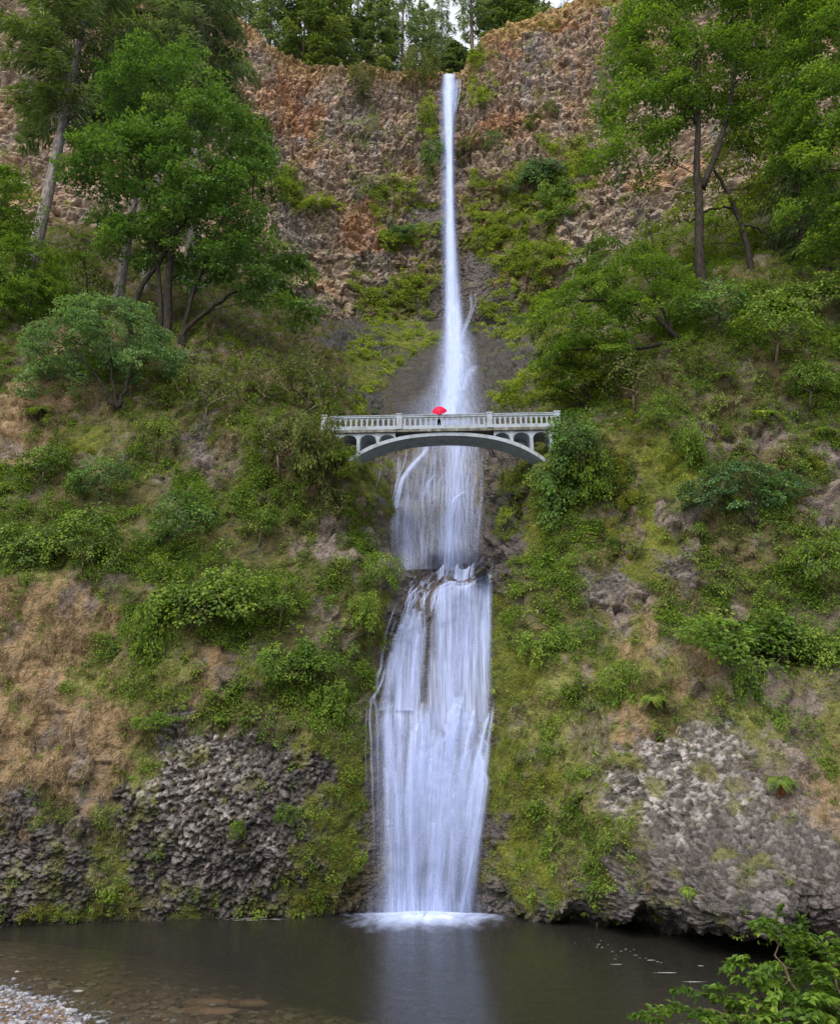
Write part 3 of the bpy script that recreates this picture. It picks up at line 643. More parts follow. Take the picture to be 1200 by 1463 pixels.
# ------------------------------------------------------------------ shrub kinds, one metre across
def shrub_mesh(kind, seed, mat):
    global rng
    keep = rng; rng = np.random.default_rng(100+seed)
    sk = Skel(); k0 = sk.node((0, 0, -.35), -1, .02); k0 = sk.node((0, 0, 0), k0, .02); lv = Leaves()
    if kind == 'tiers':      # broad horizontal layers of large leaves
        C = [np.array((r*math.cos(a), r*math.sin(a)*.8, z+rng.normal()*.03)) for z, rr in ((.02, .40), (.14, .5), (.27, .5), (.38, .38), (.50, .2)) for r, a in zip(rng.uniform(.3, 1.1, 9)*rr, rng.uniform(0, 6.28, 9))]
        sk.grow(C, .12, .005); sk.thicken(cap=.025)
        for c in C: spray(lv, c, c, rng.uniform(.12, .2), 48, .062, .5+.15*rng.normal(), spread=.5, flat=.12)
    elif kind == 'round':    # dense dome of small leaves in lumps
        C = ellipsoid_pts([(np.array((0, 0, .2)), np.array((.48, .42, .36))), (np.array((.2, 0, .3)), np.array((.28, .28, .3))), (np.array((-.22, .05, .22)), np.array((.26, .26, .3)))], 46, .07)
        sk.grow(C, .1, .004); sk.thicken(cap=.02)
        for c in C: spray(lv, c, c, rng.uniform(.09, .15), 46, .042, .45+.18*rng.normal(), spread=.6, flat=.3)
    elif kind == 'loose':    # sparse twiggy bush
        C = ellipsoid_pts([(np.array((0, 0, .3)), np.array((.5, .45, .42)))], 60, .06, .4)
        sk.grow(C, .09, .0045); sk.thicken(cap=.022)
        for c in C: spray(lv, c, c, rng.uniform(.07, .13), 20, .036, .5+.2*rng.normal(), spread=.5, flat=.4)
    elif kind == 'hang':     # leafy sprays that spill downhill
        C = [np.array((rng.uniform(-.5, .5), rng.uniform(-.28, .1), rng.uniform(-.38, .3))) for _ in range(52)]
        C = [c*np.array((1-.5*max(0, -c[2]-.1), 1, 1)) for c in C]
        sk.grow(C, .1, .004); sk.thicken(cap=.018)
        for c in C: spray(lv, c, np.array((c[0], -1, .2)), rng.uniform(.1, .16), 34, .05, .5+.18*rng.normal(), spread=.9, flat=.2)
    elif kind == 'wide':     # long bank of leaves in uneven heaps, spilling over its front
        hp = [(rng.uniform(-.5, .5), rng.uniform(.14, .24), rng.uniform(.16, .40)) for _ in range(7)]; C = []
        for x0, r0, h0 in hp:
            for _ in range(11):
                a = rng.uniform(0, 6.28); q = rng.random()**.5; C.append(np.array((x0+r0*q*math.cos(a)*1.2, r0*q*math.sin(a)*.9-.05, h0*(1-.8*q*q)*rng.uniform(.5, 1.05)-.02)))
        for _ in range(16): C.append(np.array((rng.uniform(-.5, .5), rng.uniform(-.30, -.15), rng.uniform(-.22, .05))))
        sk.grow(C, .1, .004); sk.thicken(cap=.02)
        for c in C: spray(lv, c, np.array((c[0], -.6, .3)), rng.uniform(.07, .13), 34, .045, .45+.2*rng.normal(), spread=.6, flat=.35)
    elif kind == 'fern':     # arching fronds with paired leaflets
        for a in np.arange(11)*.571+rng.uniform(0, .4, 11):
            o = np.array((math.cos(a), math.sin(a)*.8-.35, 0)); s = np.linspace(.12, 1, 15); L = rng.uniform(.38, .55)
            Q = o*(L*s)[:, None]+UPV*(L*(.9*s-1.15*s*s))[:, None]; e = unit(np.array((-o[1], o[0], 0.)))
            for sd in (-1, 1): lv.add(Q, sd*e+o*.3-UPV*.1, UPV+rng.normal(size=(15, 3))*.1, .15*np.sin(np.pi*(s*.86+.1))+.01, .042, np.clip(.55+.15*rng.normal()+.1*rng.normal(size=15), 0, 1))
            par = k0
            for q in Q[::4]: par = sk.node(q, par, .006)
    elif kind == 'deadfern': # brown skirt of last year's fronds under a fern
        for a in np.arange(9)*.7:
            o = np.array((math.cos(a)*.25, -.22, -1.)); s = np.linspace(.1, 1, 12)
            lv.add(o*(.42*s)[:, None], np.array((math.cos(a*5), -.3, -1))+rng.normal(size=(12, 3))*.3, np.array((0, -1, .2))+rng.normal(size=(12, 3))*.3, .12, .035, rng.random(12))
        for j in range(3): sk.node((.05*j-.05, -.06, -.3), k0, .005)
    tm, cm = sk.mesh('stem', M_TWIG, 5), lv.me('foliage', mat)
    rng = keep; return tm, cm
# ------------------------------------------------------------------ uncountable cover on the banks: leaves, grass, moss
N1 = sheet_normals(np.stack([X1, Y1(X1, Z1), Z1], -1)).reshape(-1, 3)
dxz = np.linalg.norm(np.cross(np.gradient(G1, axis=1).reshape(-1, 3), np.gradient(G1, axis=0).reshape(-1, 3)), axis=1)
# only the part of the banks that faces the pool side and is not hidden far outside the view
pu, pv = proj(V1); vis = (pu > -140) & (pu < 1340) & (pv > -60) & (V1[:, 2] > .25) & (V1[:, 1] > 20)
lw1 = np.interp(V1[:, 2], [0, 10.7, 19, 19.5, 30, 36], [-2.6, -2.9, -1.6, -1.6, -1.7, -2.5])
rw1 = np.interp(V1[:, 2], [0, 10.7, 19, 19.5, 30, 36], [3.3, 4.1, 4.7, 4.9, 4.9, 6.5])
dry = vis & ((V1[:, 0] < lw1) | (V1[:, 0] > rw1))
def choose(w, n):
    w = np.where(dry, w*dxz, 0); w = w/w.sum(); return rng.choice(len(w), n, p=w)
wc = lambda s, k=1.: W1[:, c_[s]]*k
def clumps(lv, V, N, idx, rlo, rhi, per, L, tone, tvar=.17, up=.65, lift=.45, asp=.7, sq=1.):
    for i in idx:
        r = rng.uniform(rlo, rhi)**sq; n = max(4, int(per*(r/rhi)**2)); p = V[i]; nn = N[i]
        d = rdir(n)*(rng.random(n)**.45)[:, None]*r
        o = nn*lift*r; h = d@nn; d = d-np.outer(h, nn)+np.abs(h)[:, None]*nn*.75
        P = p+o+d-UPV*.1*r; od = unit(d+nn*.2)
        D = od*.7-UPV*.5+rng.normal(size=(n, 3))*.4
        Nn = UPV*up+nn*.45+od*.3+rng.normal(size=(n, 3))*.35
        lv.add(P, D, Nn, L*rng.uniform(.65, 1.25, n), L*asp*rng.uniform(.7, 1.1, n), np.clip(tone+tvar*rng.normal()+rng.normal(size=n)*.12, 0, 1))
patch = lambda s, k, seed: np.clip(.42+k*1.35*fbm(V1/s, 4, seed), .01, None)
farther = 1/(1+np.clip((V1[:, 1]-50)/12, 0, 3))
lv = Leaves()
clumps(lv, V1, N1, choose((wc('h', 1.)+wc('b', .42)+wc('g', .25)+wc('m', .06)+wc('d', .035)+wc('s', .04)+wc('r', .012))*patch(2.2, 1.6, 91)*farther, 16000), .13, .52, 62, .14, .42)
clumps(lv, V1, N1, choose((wc('h', .6)+wc('b', .25)+wc('g', .35)+wc('m', .16)+wc('d', .12)+wc('s', .12)+wc('r', .03)+wc('R', .01))*patch(1., 1.8, 94)*farther, 12000), .08, .28, 26, .105, .52)
o = link('undergrowth', lv.me('undergrowth', M_HERB)); tag(o, 'small leafy herbs and creepers covering the steep banks', 'undergrowth', kind='stuff')
clumps(lv2 := Leaves(), V1, N1, choose((wc('h', 1.)+wc('m', .2)+wc('g', .2)+wc('b', .3))*patch(1.6, 1.8, 96)*farther, 1300), .2, .5, 20, .26, .45)
o = link('broad_herbs', lv2.me('broad_herbs', M_MAPLE2)); tag(o, 'larger fresh green leaves among the herbs of the banks', 'undergrowth', kind='stuff')
lv = Leaves()
clumps(lv, V1, N1, choose((wc('b', 1.)+wc('s', .15)+wc('h', .3))*patch(2.5, 1.6, 98)*farther, 6500), .14, .46, 46, .11, .42, up=.5)
o = link('scrub', lv.me('scrub', M_OLIVE)); tag(o, 'low olive brown scrub on the upper banks', 'scrub', kind='stuff')
def blades(lv, idx, L, Wd, hang, tone, tv=.2, per=5):
    i = np.repeat(idx, per); n = len(i); nn = N1[i]; P = V1[i]+rng.normal(size=(n, 3))*.07+nn*.02
    D = nn*rng.uniform(.25, .8, (n, 1))-UPV*hang*rng.uniform(.5, 1.2, (n, 1))+UPV*.25+rng.normal(size=(n, 3))*.28
    tb = np.repeat(tone+tv*rng.normal(size=len(idx)), per)
    lv.add(P, D, nn+UPV*.4+rng.normal(size=(n, 3))*.4, L*rng.uniform(.5, 1.3, n), Wd*rng.uniform(.7, 1.3, n), np.clip(tb+.1*rng.normal(size=n), 0, 1), .1, .35)
lv = Leaves(); blades(lv, choose((wc('d', 1.)+wc('b', .2)+wc('g', .22))*patch(1.2, 1.5, 101), 14000), .36, .03, 1.2, .5)
o = link('dry_grass', lv.me('dry_grass', M_DRY)); tag(o, 'tan dry grass hanging down the steep banks', 'grass', kind='stuff')
lv = Leaves(); blades(lv, choose((wc('g', 1.)+wc('m', .3)+wc('d', .16)+wc('b', .2)+wc('R', .05)+wc('h', .1))*patch(1.2, 1.5, 104), 12000), .30, .03, .9, .5)
o = link('green_grass', lv.me('green_grass', M_GRS)); tag(o, 'short green grass growing on the banks', 'grass', kind='stuff')
lv = Leaves()
clumps(lv, V1, N1, choose((wc('m', 1.)+wc('w', .25)+wc('s', .12)+wc('g', .1))*patch(.9, 1.8, 107), 4200), .07, .26, 40, .06, .5, up=.3, lift=.25)
o = link('moss', lv.me('moss', M_MOSS)); tag(o, 'yellow green moss beside the falls', 'moss', kind='stuff')
# dead sticks lying on the banks
b = MB()
for i in choose(wc('b', 1.)+wc('d', .3)+wc('h', .1), 900):
    L = rng.uniform(.3, 1.3); D = unit(N1[i]*.5-UPV*.6+rng.normal(size=3)*.6); p = V1[i]+N1[i]*.1; m = p+D*L*.5+rng.normal(size=3)*.06*L
    b.tube([p, m, p+D*L], [.014, .010, .004], 3, False)
o = b.build('dead_twigs', M_TWIG); tag(o, 'thin dead twigs hanging on the banks', 'twigs', kind='stuff')
# upper wall: moss and herbs on its ledges
N2 = sheet_normals(np.stack([X2, Y2(X2, Z2), Z2], -1)).reshape(-1, 3)
pu2, pv2 = proj(V2)
a2 = np.linalg.norm(np.cross(np.gradient(V2.reshape(X2.shape+(3,)), axis=1).reshape(-1, 3), np.gradient(V2.reshape(X2.shape+(3,)), axis=0).reshape(-1, 3)), axis=1)
fall2 = (pu2 > 612) & (pu2 < 672)
ok2 = (pu2 > -60) & (pu2 < 1260) & (pv2 > -40) & ~fall2 & (V2[:, 2] < zrim(V2[:, 0])+3)
def choose2(w, n):
    w = np.where(ok2, w*a2, 0); return rng.choice(len(w), n, p=w/w.sum())
wc2 = lambda s: W2[:, c_[s]]
pt2 = np.clip(.4+1.8*fbm(V2/3.5, 3, 111), .01, None); led = np.clip(N2[:, 2]*2+.4+np.gradient(V2.reshape(X2.shape+(3,))[..., 1], axis=0).ravel()*3, .02, 1.5)
lv = Leaves(); clumps(lv, V2, N2, choose2((wc2('m')+.012*wc2('p')+.05*wc2('T'))*pt2*led, 5200), .2, .8, 36, .24, .6, up=.6)
o = link('wall_moss', lv.me('wall_moss', M_YEL)); tag(o, 'yellow green moss and herbs on the ledges of the tall wall', 'moss', kind='stuff')
lv = Leaves(); clumps(lv, V2, N2, choose2((wc2('m')*.6+.02*wc2('p')+wc2('T')*.1+wc2('t')*.12)*pt2*led, 1300), .3, 1.2, 46, .26, .5, up=.6)
o = link('wall_undergrowth', lv.me('wall_undergrowth', M_HERB)); tag(o, 'green leafy tufts growing from cracks of the tall wall', 'undergrowth', kind='stuff')

# bright moss bands that follow the cracks and ledges on both sides of the upper fall
def anyhit(u, v):
    a = hit(u, v); b = hit(u, v, Y2, 70.); c = [h for h in (a, b) if h]; return min(c, key=lambda h: h[1]) if c else None
BANDS = [([(508, 600), (520, 565), (545, 538), (580, 512), (612, 492), (628, 480)], 9), ([(530, 470), (560, 430), (590, 405), (622, 395)], 22), ([(540, 352), (575, 335), (605, 328), (628, 322)], 9), ([(545, 340), (590, 345), (625, 330)], 10), ([(500, 505), (530, 480), (555, 455)], 12),
 ([(560, 300), (600, 296), (625, 300)], 6), ([(664, 300), (690, 300), (715, 330), (740, 345)], 14), ([(690, 345), (720, 380), (745, 400)], 16), ([(680, 460), (700, 440), (720, 470), (745, 500)], 18), ([(740, 300), (770, 285), (815, 275)], 12), ([(745, 360), (785, 355), (830, 375)], 9), ([(760, 400), (800, 385), (835, 400)], 10),
 ([(700, 410), (730, 430), (760, 455), (800, 470)], 16), ([(612, 140), (615, 175), (620, 215)], 7), ([(680, 120), (684, 145), (680, 165)], 6), ([(420, 285), (455, 292), (490, 298)], 6), ([(600, 420), (612, 450), (618, 470)], 8), ([(520, 510), (560, 490), (600, 470)], 10), ([(700, 580), (735, 555), (770, 530)], 14)]
lv = Leaves()
for pts, wd in BANDS:
    L = sum(math.dist(a, b) for a, b in zip(pts[:-1], pts[1:])); k = np.linspace(0, len(pts)-1, 60)
    for _ in range(int(L*wd*.085)+6):
        t = rng.uniform(0, len(pts)-1); u = np.interp(t, range(len(pts)), [q[0] for q in pts])+rng.normal()*wd*.5; v = np.interp(t, range(len(pts)), [q[1] for q in pts])+rng.normal()*wd*.62
        h = anyhit(u, v)
        if h is None or vnoise(np.array([[h[0]/1.7, h[1]/1.7, h[2]/1.1]]), 77)[0] < -.22: continue
        n = 30; r = rng.uniform(.15, .62); d = rdir(n)*(rng.random(n)**.45)[:, None]*r*np.array((1.3, .7, .7)); P = np.array(h)+d+np.array((0, -.55, .1)); P[:, 1] -= .15*r
        lv.add(P, d*.6-UPV*.5+rng.normal(size=(n, 3))*.4, UPV*.7+np.array((0, -.6, 0))+rng.normal(size=(n, 3))*.4, .25*rng.uniform(.6, 1.2, n), .19, np.clip(.52+.16*rng.normal()+.1*rng.normal(size=n), 0, 1))
o = link('ledge_moss', lv.me('ledge_moss', M_YEL)); tag(o, 'vivid yellow green moss bands along the cracks beside the upper waterfall', 'moss', kind='stuff')

# yellow moss cushions on the outcrops
lv = Leaves()
for u, v in ((885,690),(880,655),(905,620),(960,660),(975,650),(890,770),(905,800),(960,745),(985,762),(900,832),(890,720),(930,640),(975,690),(1000,640),(912,852),(870,745),(897,705),(100,635),(85,652),(125,640),(310,632),(120,566),(882,672),(965,675),(1120,640),(1165,660),(900,590)):
    for k in range(3):
        h = hit(u+rng.normal()*6, v+rng.normal()*9)
        if h is None: continue
        n = 240; r = rng.uniform(.16, .40); d = rdir(n)*r*np.array((1.1, .8, .8)); d[:, 1] = -np.abs(d[:, 1]); P = np.array(h)+d+np.array((0, -.05, 0))
        lv.add(P, d+rng.normal(size=(n, 3))*.3*r-UPV*.2*r, d+UPV*.3*r, .07, .06, np.clip(.55+.15*rng.normal()+.12*rng.normal(size=n), 0, 1))
o = link('moss_cushions', lv.me('moss_cushions', M_MOSS)); tag(o, 'round yellow moss cushions on the rocky outcrops of both banks', 'moss', kind='stuff')
# ------------------------------------------------------------------ trees of the banks
# large maple left of the falls
broadleaf('maple_tree', 'large many-stemmed green maple standing on the left bank above the bridge', 54.5,
 [dict(p=[(240, 476), (241, 400), (247, 320), (250, 240), (235, 150)], w=(15, 4), deep=5),
  dict(p=[(232, 474), (229, 400), (215, 310), (200, 230)], w=(9, 3), deep=5),
  dict(p=[(262, 476), (275, 420), (300, 350), (330, 290)], w=(9, 3), deep=5),
  dict(p=[(256, 474), (305, 440), (330, 420), (370, 405)], w=(8, 3), deep=5),
  dict(p=[(190, 428), (220, 385), (255, 330), (290, 250)], w=(10, 3), deep=6)],
 [(240, 135, 88, 62, 0), (290, 200, 92, 75, 0), (215, 255, 112, 72, -1), (300, 310, 88, 66, -1), (345, 390, 82, 52, 0), (160, 235, 62, 38, -1.5), (365, 260, 36, 62, 0), (230, 350, 90, 40, 0), (405, 400, 46, 34, 0), (415, 440, 30, 22, 0)],
 300, 1.2, 165, .30, M_MAPLE, M_BARKD, tier=1.35, mind=.85, tone=.47, droop=.16)
# right maple
broadleaf('maple_tree', 'tall bright green maple with a forked dark trunk on the right bank', 50.5,
 [dict(p=[(1001, 398), (998, 330), (994, 262), (997, 210), (1000, 130), (992, 40)], w=(17, 5), deep=4),
  dict(p=[(1003, 268), (1022, 225), (1036, 175), (1045, 120), (1060, 50)], w=(11, 4)),
  dict(p=[(994, 175), (985, 140), (970, 80)], w=(7, 3))],
 [(985, 20, 110, 55, 0), (985, 95, 105, 50, 0), (925, 150, 75, 42, 0), (900, 215, 60, 50, 0), (1060, 110, 70, 50, 0), (1085, 30, 60, 50, 0), (925, 60, 60, 60, 0), (1075, 175, 45, 28, 0), (985, -50, 90, 50, 0)],
 300, 1.15, 135, .27, M_MAPLE2, M_BARKD, tier=1.25, mind=.85, tone=.5, droop=.16)
broadleaf('maple_tree', 'smaller crooked maple with yellow green leaves right of the forked maple', 52.,
 [dict(p=[(1076, 392), (1068, 350), (1055, 305), (1035, 268), (1022, 248)], w=(11, 4), deep=4),
  dict(p=[(1056, 310), (1040, 295), (1008, 300), (985, 318)], w=(5, 2)),
  dict(p=[(1060, 322), (1080, 325), (1108, 345)], w=(4, 2))],
 [(1050, 235, 70, 40, 1), (1000, 320, 60, 42, 1), (1090, 300, 40, 40, 1), (950, 345, 45, 30, 0), (1075, 175, 56, 50, 2), (1020, 285, 60, 46, 1.5), (1110, 240, 40, 50, 2)],
 130, .9, 80, .22, M_YEL, M_BARKD, mind=.9, tone=.42)
broadleaf('maple_tree', 'dense dark green maple cut by the right edge of the view', 46.,
 [dict(p=[(1262, 420), (1255, 330), (1235, 220), (1225, 80)], w=(14, 4), deep=3)],
 [(1185, 60, 58, 70, 0), (1170, 150, 50, 55, -.5), (1190, 230, 62, 60, -1), (1160, 290, 42, 42, -.5), (1210, 320, 60, 40, 0), (1150, 40, 40, 45, .5), (1200, -30, 80, 60, 0), (1260, 150, 60, 140, 0), (1140, 110, 40, 50, 1), (1130, 215, 34, 40, 1), (1140, -10, 60, 40, 0)],
 260, 1.1, 150, .27, M_MAPLE2, M_BARKD, tier=1.0, mind=.7, tone=.45, droop=.2)
broadleaf('vine_maple', 'wide spreading vine maple leaning out over the gorge right of the bridge', 49.5,
 [dict(p=[(972, 486), (950, 466), (925, 440), (880, 428), (830, 430)], w=(9, 3)),
  dict(p=[(965, 480), (940, 430), (920, 395)], w=(6, 2)),
  dict(p=[(968, 488), (910, 500), (862, 495), (815, 500)], w=(6, 2))],
 [(910, 400, 95, 35, 0), (840, 430, 75, 32, -.5), (795, 462, 62, 26, -.5), (940, 440, 70, 34, -.5), (880, 365, 55, 22, .5), (850, 500, 60, 38, 0), (805, 520, 45, 34, 0)],
 170, .8, 110, .20, M_MAPLE2, M_BARKD, tier=.7, mind=.6, tone=.40, droop=.2, flat=.12)
broadleaf('vine_maple', 'yellow green vine maple bushing out over the right end of the bridge', 51.5,
 [dict(p=[(845, 590), (815, 560), (775, 545)], w=(5, 2)), dict(p=[(850, 590), (830, 530), (800, 495)], w=(5, 2))],
 [(800, 500, 50, 24, 0), (765, 560, 55, 22, 0), (815, 545, 50, 36, 0), (840, 520, 38, 40, 0), (730, 575, 26, 12, .5)],
 110, .6, 80, .17, M_YEL, M_BARKD, mind=.5, tone=.42, cat='tree')
broadleaf('elder_bush', 'broad bluish green elder below the large left maple', 50.8,
 [dict(p=[(165, 582), (140, 540), (110, 500)], w=(6, 2)), dict(p=[(170, 582), (190, 530), (205, 490)], w=(6, 2)), dict(p=[(168, 585), (160, 520), (150, 470)], w=(5, 2))],
 [(110, 490, 70, 48, 0), (180, 480, 66, 48, 0), (215, 515, 48, 42, 0), (75, 540, 42, 40, 0), (150, 445, 60, 24, .5)],
 150, .75, 100, .22, M_BLUE, M_BARKD, tier=.6, mind=.55, tone=.5, cat='bush', droop=.22)
broadleaf('alder_tree', 'bright green leafy alder at the left edge in front of the grey fir trunk', 55.,
 [dict(p=[(-20, 470), (-10, 390), (5, 320), (10, 260)], w=(8, 3), deep=3), dict(p=[(40, 470), (45, 420), (50, 380)], w=(5, 2), deep=2)],
 [(10, 290, 42, 55, 0), (30, 380, 62, 36, 0), (-10, 350, 50, 60, 0), (60, 420, 46, 36, 0), (0, 440, 60, 30, 0)],
 210, .85, 130, .2, M_MAPLE2, M_BARKD, mind=.55, tone=.42, droop=.2)
broadleaf('alder_tree', 'leafy slope-side alder with dull green leaves between the two left grey trunks', 58.,
 [dict(p=[(130, 470), (125, 400), (120, 350)], w=(6, 2), deep=2)],
 [(110, 395, 40, 40, 0), (145, 430, 40, 30, 0), (90, 440, 36, 24, 0)],
 50, .8, 80, .2, M_HERB, M_BARKD, mind=.7, tone=.3)
broadleaf('maple_shrub', 'wide flat-topped bluish shrub jutting from the right bank', 43.6,
 [dict(p=[(1075, 748), (1050, 715), (1010, 695)], w=(4, 1.5)), dict(p=[(1080, 748), (1095, 710), (1125, 692)], w=(4, 1.5)), dict(p=[(1077, 748), (1070, 700), (1060, 668)], w=(3, 1.5))],
 [(1010, 700, 42, 16, 0), (1060, 678, 55, 18, 0), (1115, 690, 46, 18, 0), (1065, 712, 60, 16, -.3), (985, 718, 24, 10, 0)],
 85, .5, 62, .17, M_BLUE, M_BARKD, tier=.4, mind=.34, tone=.5, cat='shrub', droop=.22)
# conifers of the left bank
def fir_at(name, label, pts, Y, w, tmat, cmat, **kw):
    P = [at(u, v, Y) for u, v in pts]; a, b = np.array(P[0]), np.array(P[-1]); h = b[2]-a[2]
    s = px_scale(Y, pts[0][1]); tm, cm = conifer_mesh(h, ((b[0]-a[0])/h, 0), w*s/2, mat=cmat, bark=tmat, **kw)
    return two_part(name, label, 'tree', tuple(a), tm, cm)
fir_at('douglas_fir', 'old grey-trunked fir leaning right at the left edge of the view', [(32, 420), (122, 60), (160, -150)], 61., 19, M_BARKG, M_FIR2, bare=.36, Lmax=10., nb=170, twig=1.05, tw=.17, droop=.28, dens=1.25, seed=1, tone=.5, gap=.08)
fir_at('douglas_fir', 'dark fir rising behind the top of the large left maple', [(262, 470), (285, 100), (300, -140)], 66., 18, M_BARKG, M_FIR, bare=.42, Lmax=9., nb=150, twig=1.0, tw=.18, droop=.42, dens=1.25, seed=2, tone=.5)
fir_at('douglas_fir', 'pale slanting fir trunk showing through the lower left of the large maple', [(166, 445), (196, 290), (225, 120)], 59., 17, M_BARKG, M_FIR, bare=.62, Lmax=4.5, nb=40, twig=.8, tw=.16, dens=1.3, seed=3)
fir_at('douglas_fir', 'dim grey fir trunk behind the stems of the large maple', [(205, 455), (222, 320), (243, 120)], 64., 14, M_BARKG, M_FIR, bare=.7, Lmax=4., nb=30, twig=.8, tw=.16, dens=1.3, seed=4)
fir_at('hemlock_tree', 'dark feathery hemlock between the forked maple and the right edge maple', [(1150, 420), (1135, 260), (1128, 120)], 53., 9, M_BARKR, M_FIR, bare=.1, Lmax=3.4, nb=90, twig=.7, tw=.13, droop=.5, dens=1.5, seed=5)
# conifers along the rim of the tall wall
RT = [(385, 60, 4, 27, .95, 0, 'dark fir at the left end of the rim, over the dip in the wall'),
 (432, 86, 3, 27, .95, 1, 'broad green fir second from the left on the rim'),
 (470, 94, 2, 27, 1.1, 1, 'full leafy-looking light green fir on the rim above the bare wall'),
 (508, 96, 5, 31, .85, 0, 'narrow dark fir just right of the broad light green fir on the rim'),
 (540, 98, 3, 29, .8, 1, 'slender light fir in the middle of the rim trees'),
 (575, 100, 4, 32, .85, 0, 'tall fir with drooping boughs left of the upper waterfall'),
 (604, 104, 7, 28, .9, 0, 'thin fir with sky behind it left of the upper waterfall'),
 (712, 50, 5, 24, 1.0, 1, 'yellowish fir right of the tall bare-trunked fir'),
 (745, 20, 5, 24, 1.1, 1, 'light fir at the right end of the rim'),
 (335, 22, 6, 26, 1.2, 0, 'dark fir behind the crown of the fir left of the rim dip'),
 (455, 88, 9, 30, 1., 1, 'light fir standing back behind the left part of the rim trees'),
 (640, 104, 12, 26, .8, 0, 'slim fir against the sky beyond the top of the upper waterfall')]
RT += [(632, 104, 3, 30, .75, 2, 'lacy fir with drooping boughs just left of the small dark fir over the lip'), (703, 70, 4, 30, .75, 2, 'lacy fir between the bare-trunked fir and the right part of the rim'), (622, 102, 16, 30, .75, 2, 'sparse fir with sky through it left of the lip')]
PR = [conifer_mesh(1*28, (0, 0), .38, .06, 4.6, 70, 1.1, .24, .3, dens=1.0, seed=21, mat=M_FIR, bark=M_BARKR, tone=.55),
      conifer_mesh(1*28, (.01, 0), .36, .02, 5.2, 75, 1.1, .27, .26, dens=1.15, seed=22, mat=M_FIR2, bark=M_BARKR, tone=.5),
      conifer_mesh(1*28, (0, 0), .38, .10, 4.0, 60, 1.15, .20, .42, dens=.62, seed=23, mat=M_FIR, bark=M_BARKR, tone=.55)]
for k, (u, v, back, h, wd, kind, lab) in enumerate(RT):
    Yr = np.interp(u, [a for a, b in UB], [b for a, b in UB]); p = at(u, v, Yr+2+back); z = zrim(np.array([p[0]]))[0]+back*.35
    q = PR[kind if kind == 1 else (2 if kind == 2 or k % 2 else 0)]
    o = two_part('rim_fir', lab, 'tree', (p[0], Yr+2+back, min(p[2], z)-2.), q[0], q[1], 'firs along the rim of the tall wall', rng.uniform(0, 6.28), (h/28*wd, h/28*wd, h/28))
# the lone bare-trunked fir and the small dark fir over the lip
tm, cm = conifer_mesh(34, (.0, 0), .42, .42, 4.2, 70, 1.1, .2, .35, dens=.8, seed=31, mat=M_FIR, bark=M_BARKR, gap=.35)
p = at(675, 108, 101.5); two_part('rim_fir', 'tall fir with a bare brown trunk just right of the top of the upper waterfall', 'tree', (p[0], p[1], p[2]-3), tm, cm, 'firs along the rim of the tall wall')
tm, cm = conifer_mesh(9.5, (.0, 0), .22, .02, 2.6, 60, .8, .26, .3, dens=1.7, seed=32, mat=M_FIR, bark=M_BARKR, tone=.35)
p = at(651, 112, 104.); two_part('rim_fir', 'small dark bushy fir right over the lip of the upper waterfall', 'tree', (p[0], p[1], p[2]-.6), tm, cm, 'firs along the rim of the tall wall')
# ------------------------------------------------------------------ shrubs, each placed where it grows
KM = {}
def proto(kind, mat, seeds):
    for s in range(seeds): KM.setdefault((kind, mat.name), []).append(shrub_mesh(kind, s+hash_(kind+mat.name), mat))
def hash_(s): return sum(ord(ch)*(i+3) for i, ch in enumerate(s)) % 991
MS = dict(g=M_HERB, b=M_BLUE, y=M_YEL, o=M_OLIVE, m=M_MAPLE2, d=M_MAPLE)
sidx = [0]
def shrub(kind, mk, u, v, wpx, hpx, label, name='shrub', surf=1, group=None, cat='shrub', tilt=.3):
    mat = MS[mk]
    if (kind, mat.name) not in KM: proto(kind, mat, 2)
    ms = KM[(kind, mat.name)]; tm, cm = ms[sidx[0] % len(ms)]; sidx[0] += 1
    p = hit(u, v+hpx*.35, Y1 if surf == 1 else Y2, 25. if surf == 1 else 70.)
    if p is None: p = hit(u, v+hpx*.5, Y1 if surf == 1 else Y2, 25. if surf == 1 else 70.)
    s = (p[1]*CP+(p[2]-HC)*SP)/F; w = wpx*s/1.12; h = hpx*s/.72
    root = link(name, None, loc=(p[0], p[1]-.15*w-.1, p[2]-.04*h), rot=(tilt, rng.normal()*.08, rng.uniform(-.4, .4)), sc=(w, max(w, h)*.9, h))
    tag(root, label, cat, group)
    link('stem', tm, root); link('foliage', cm, root); return root
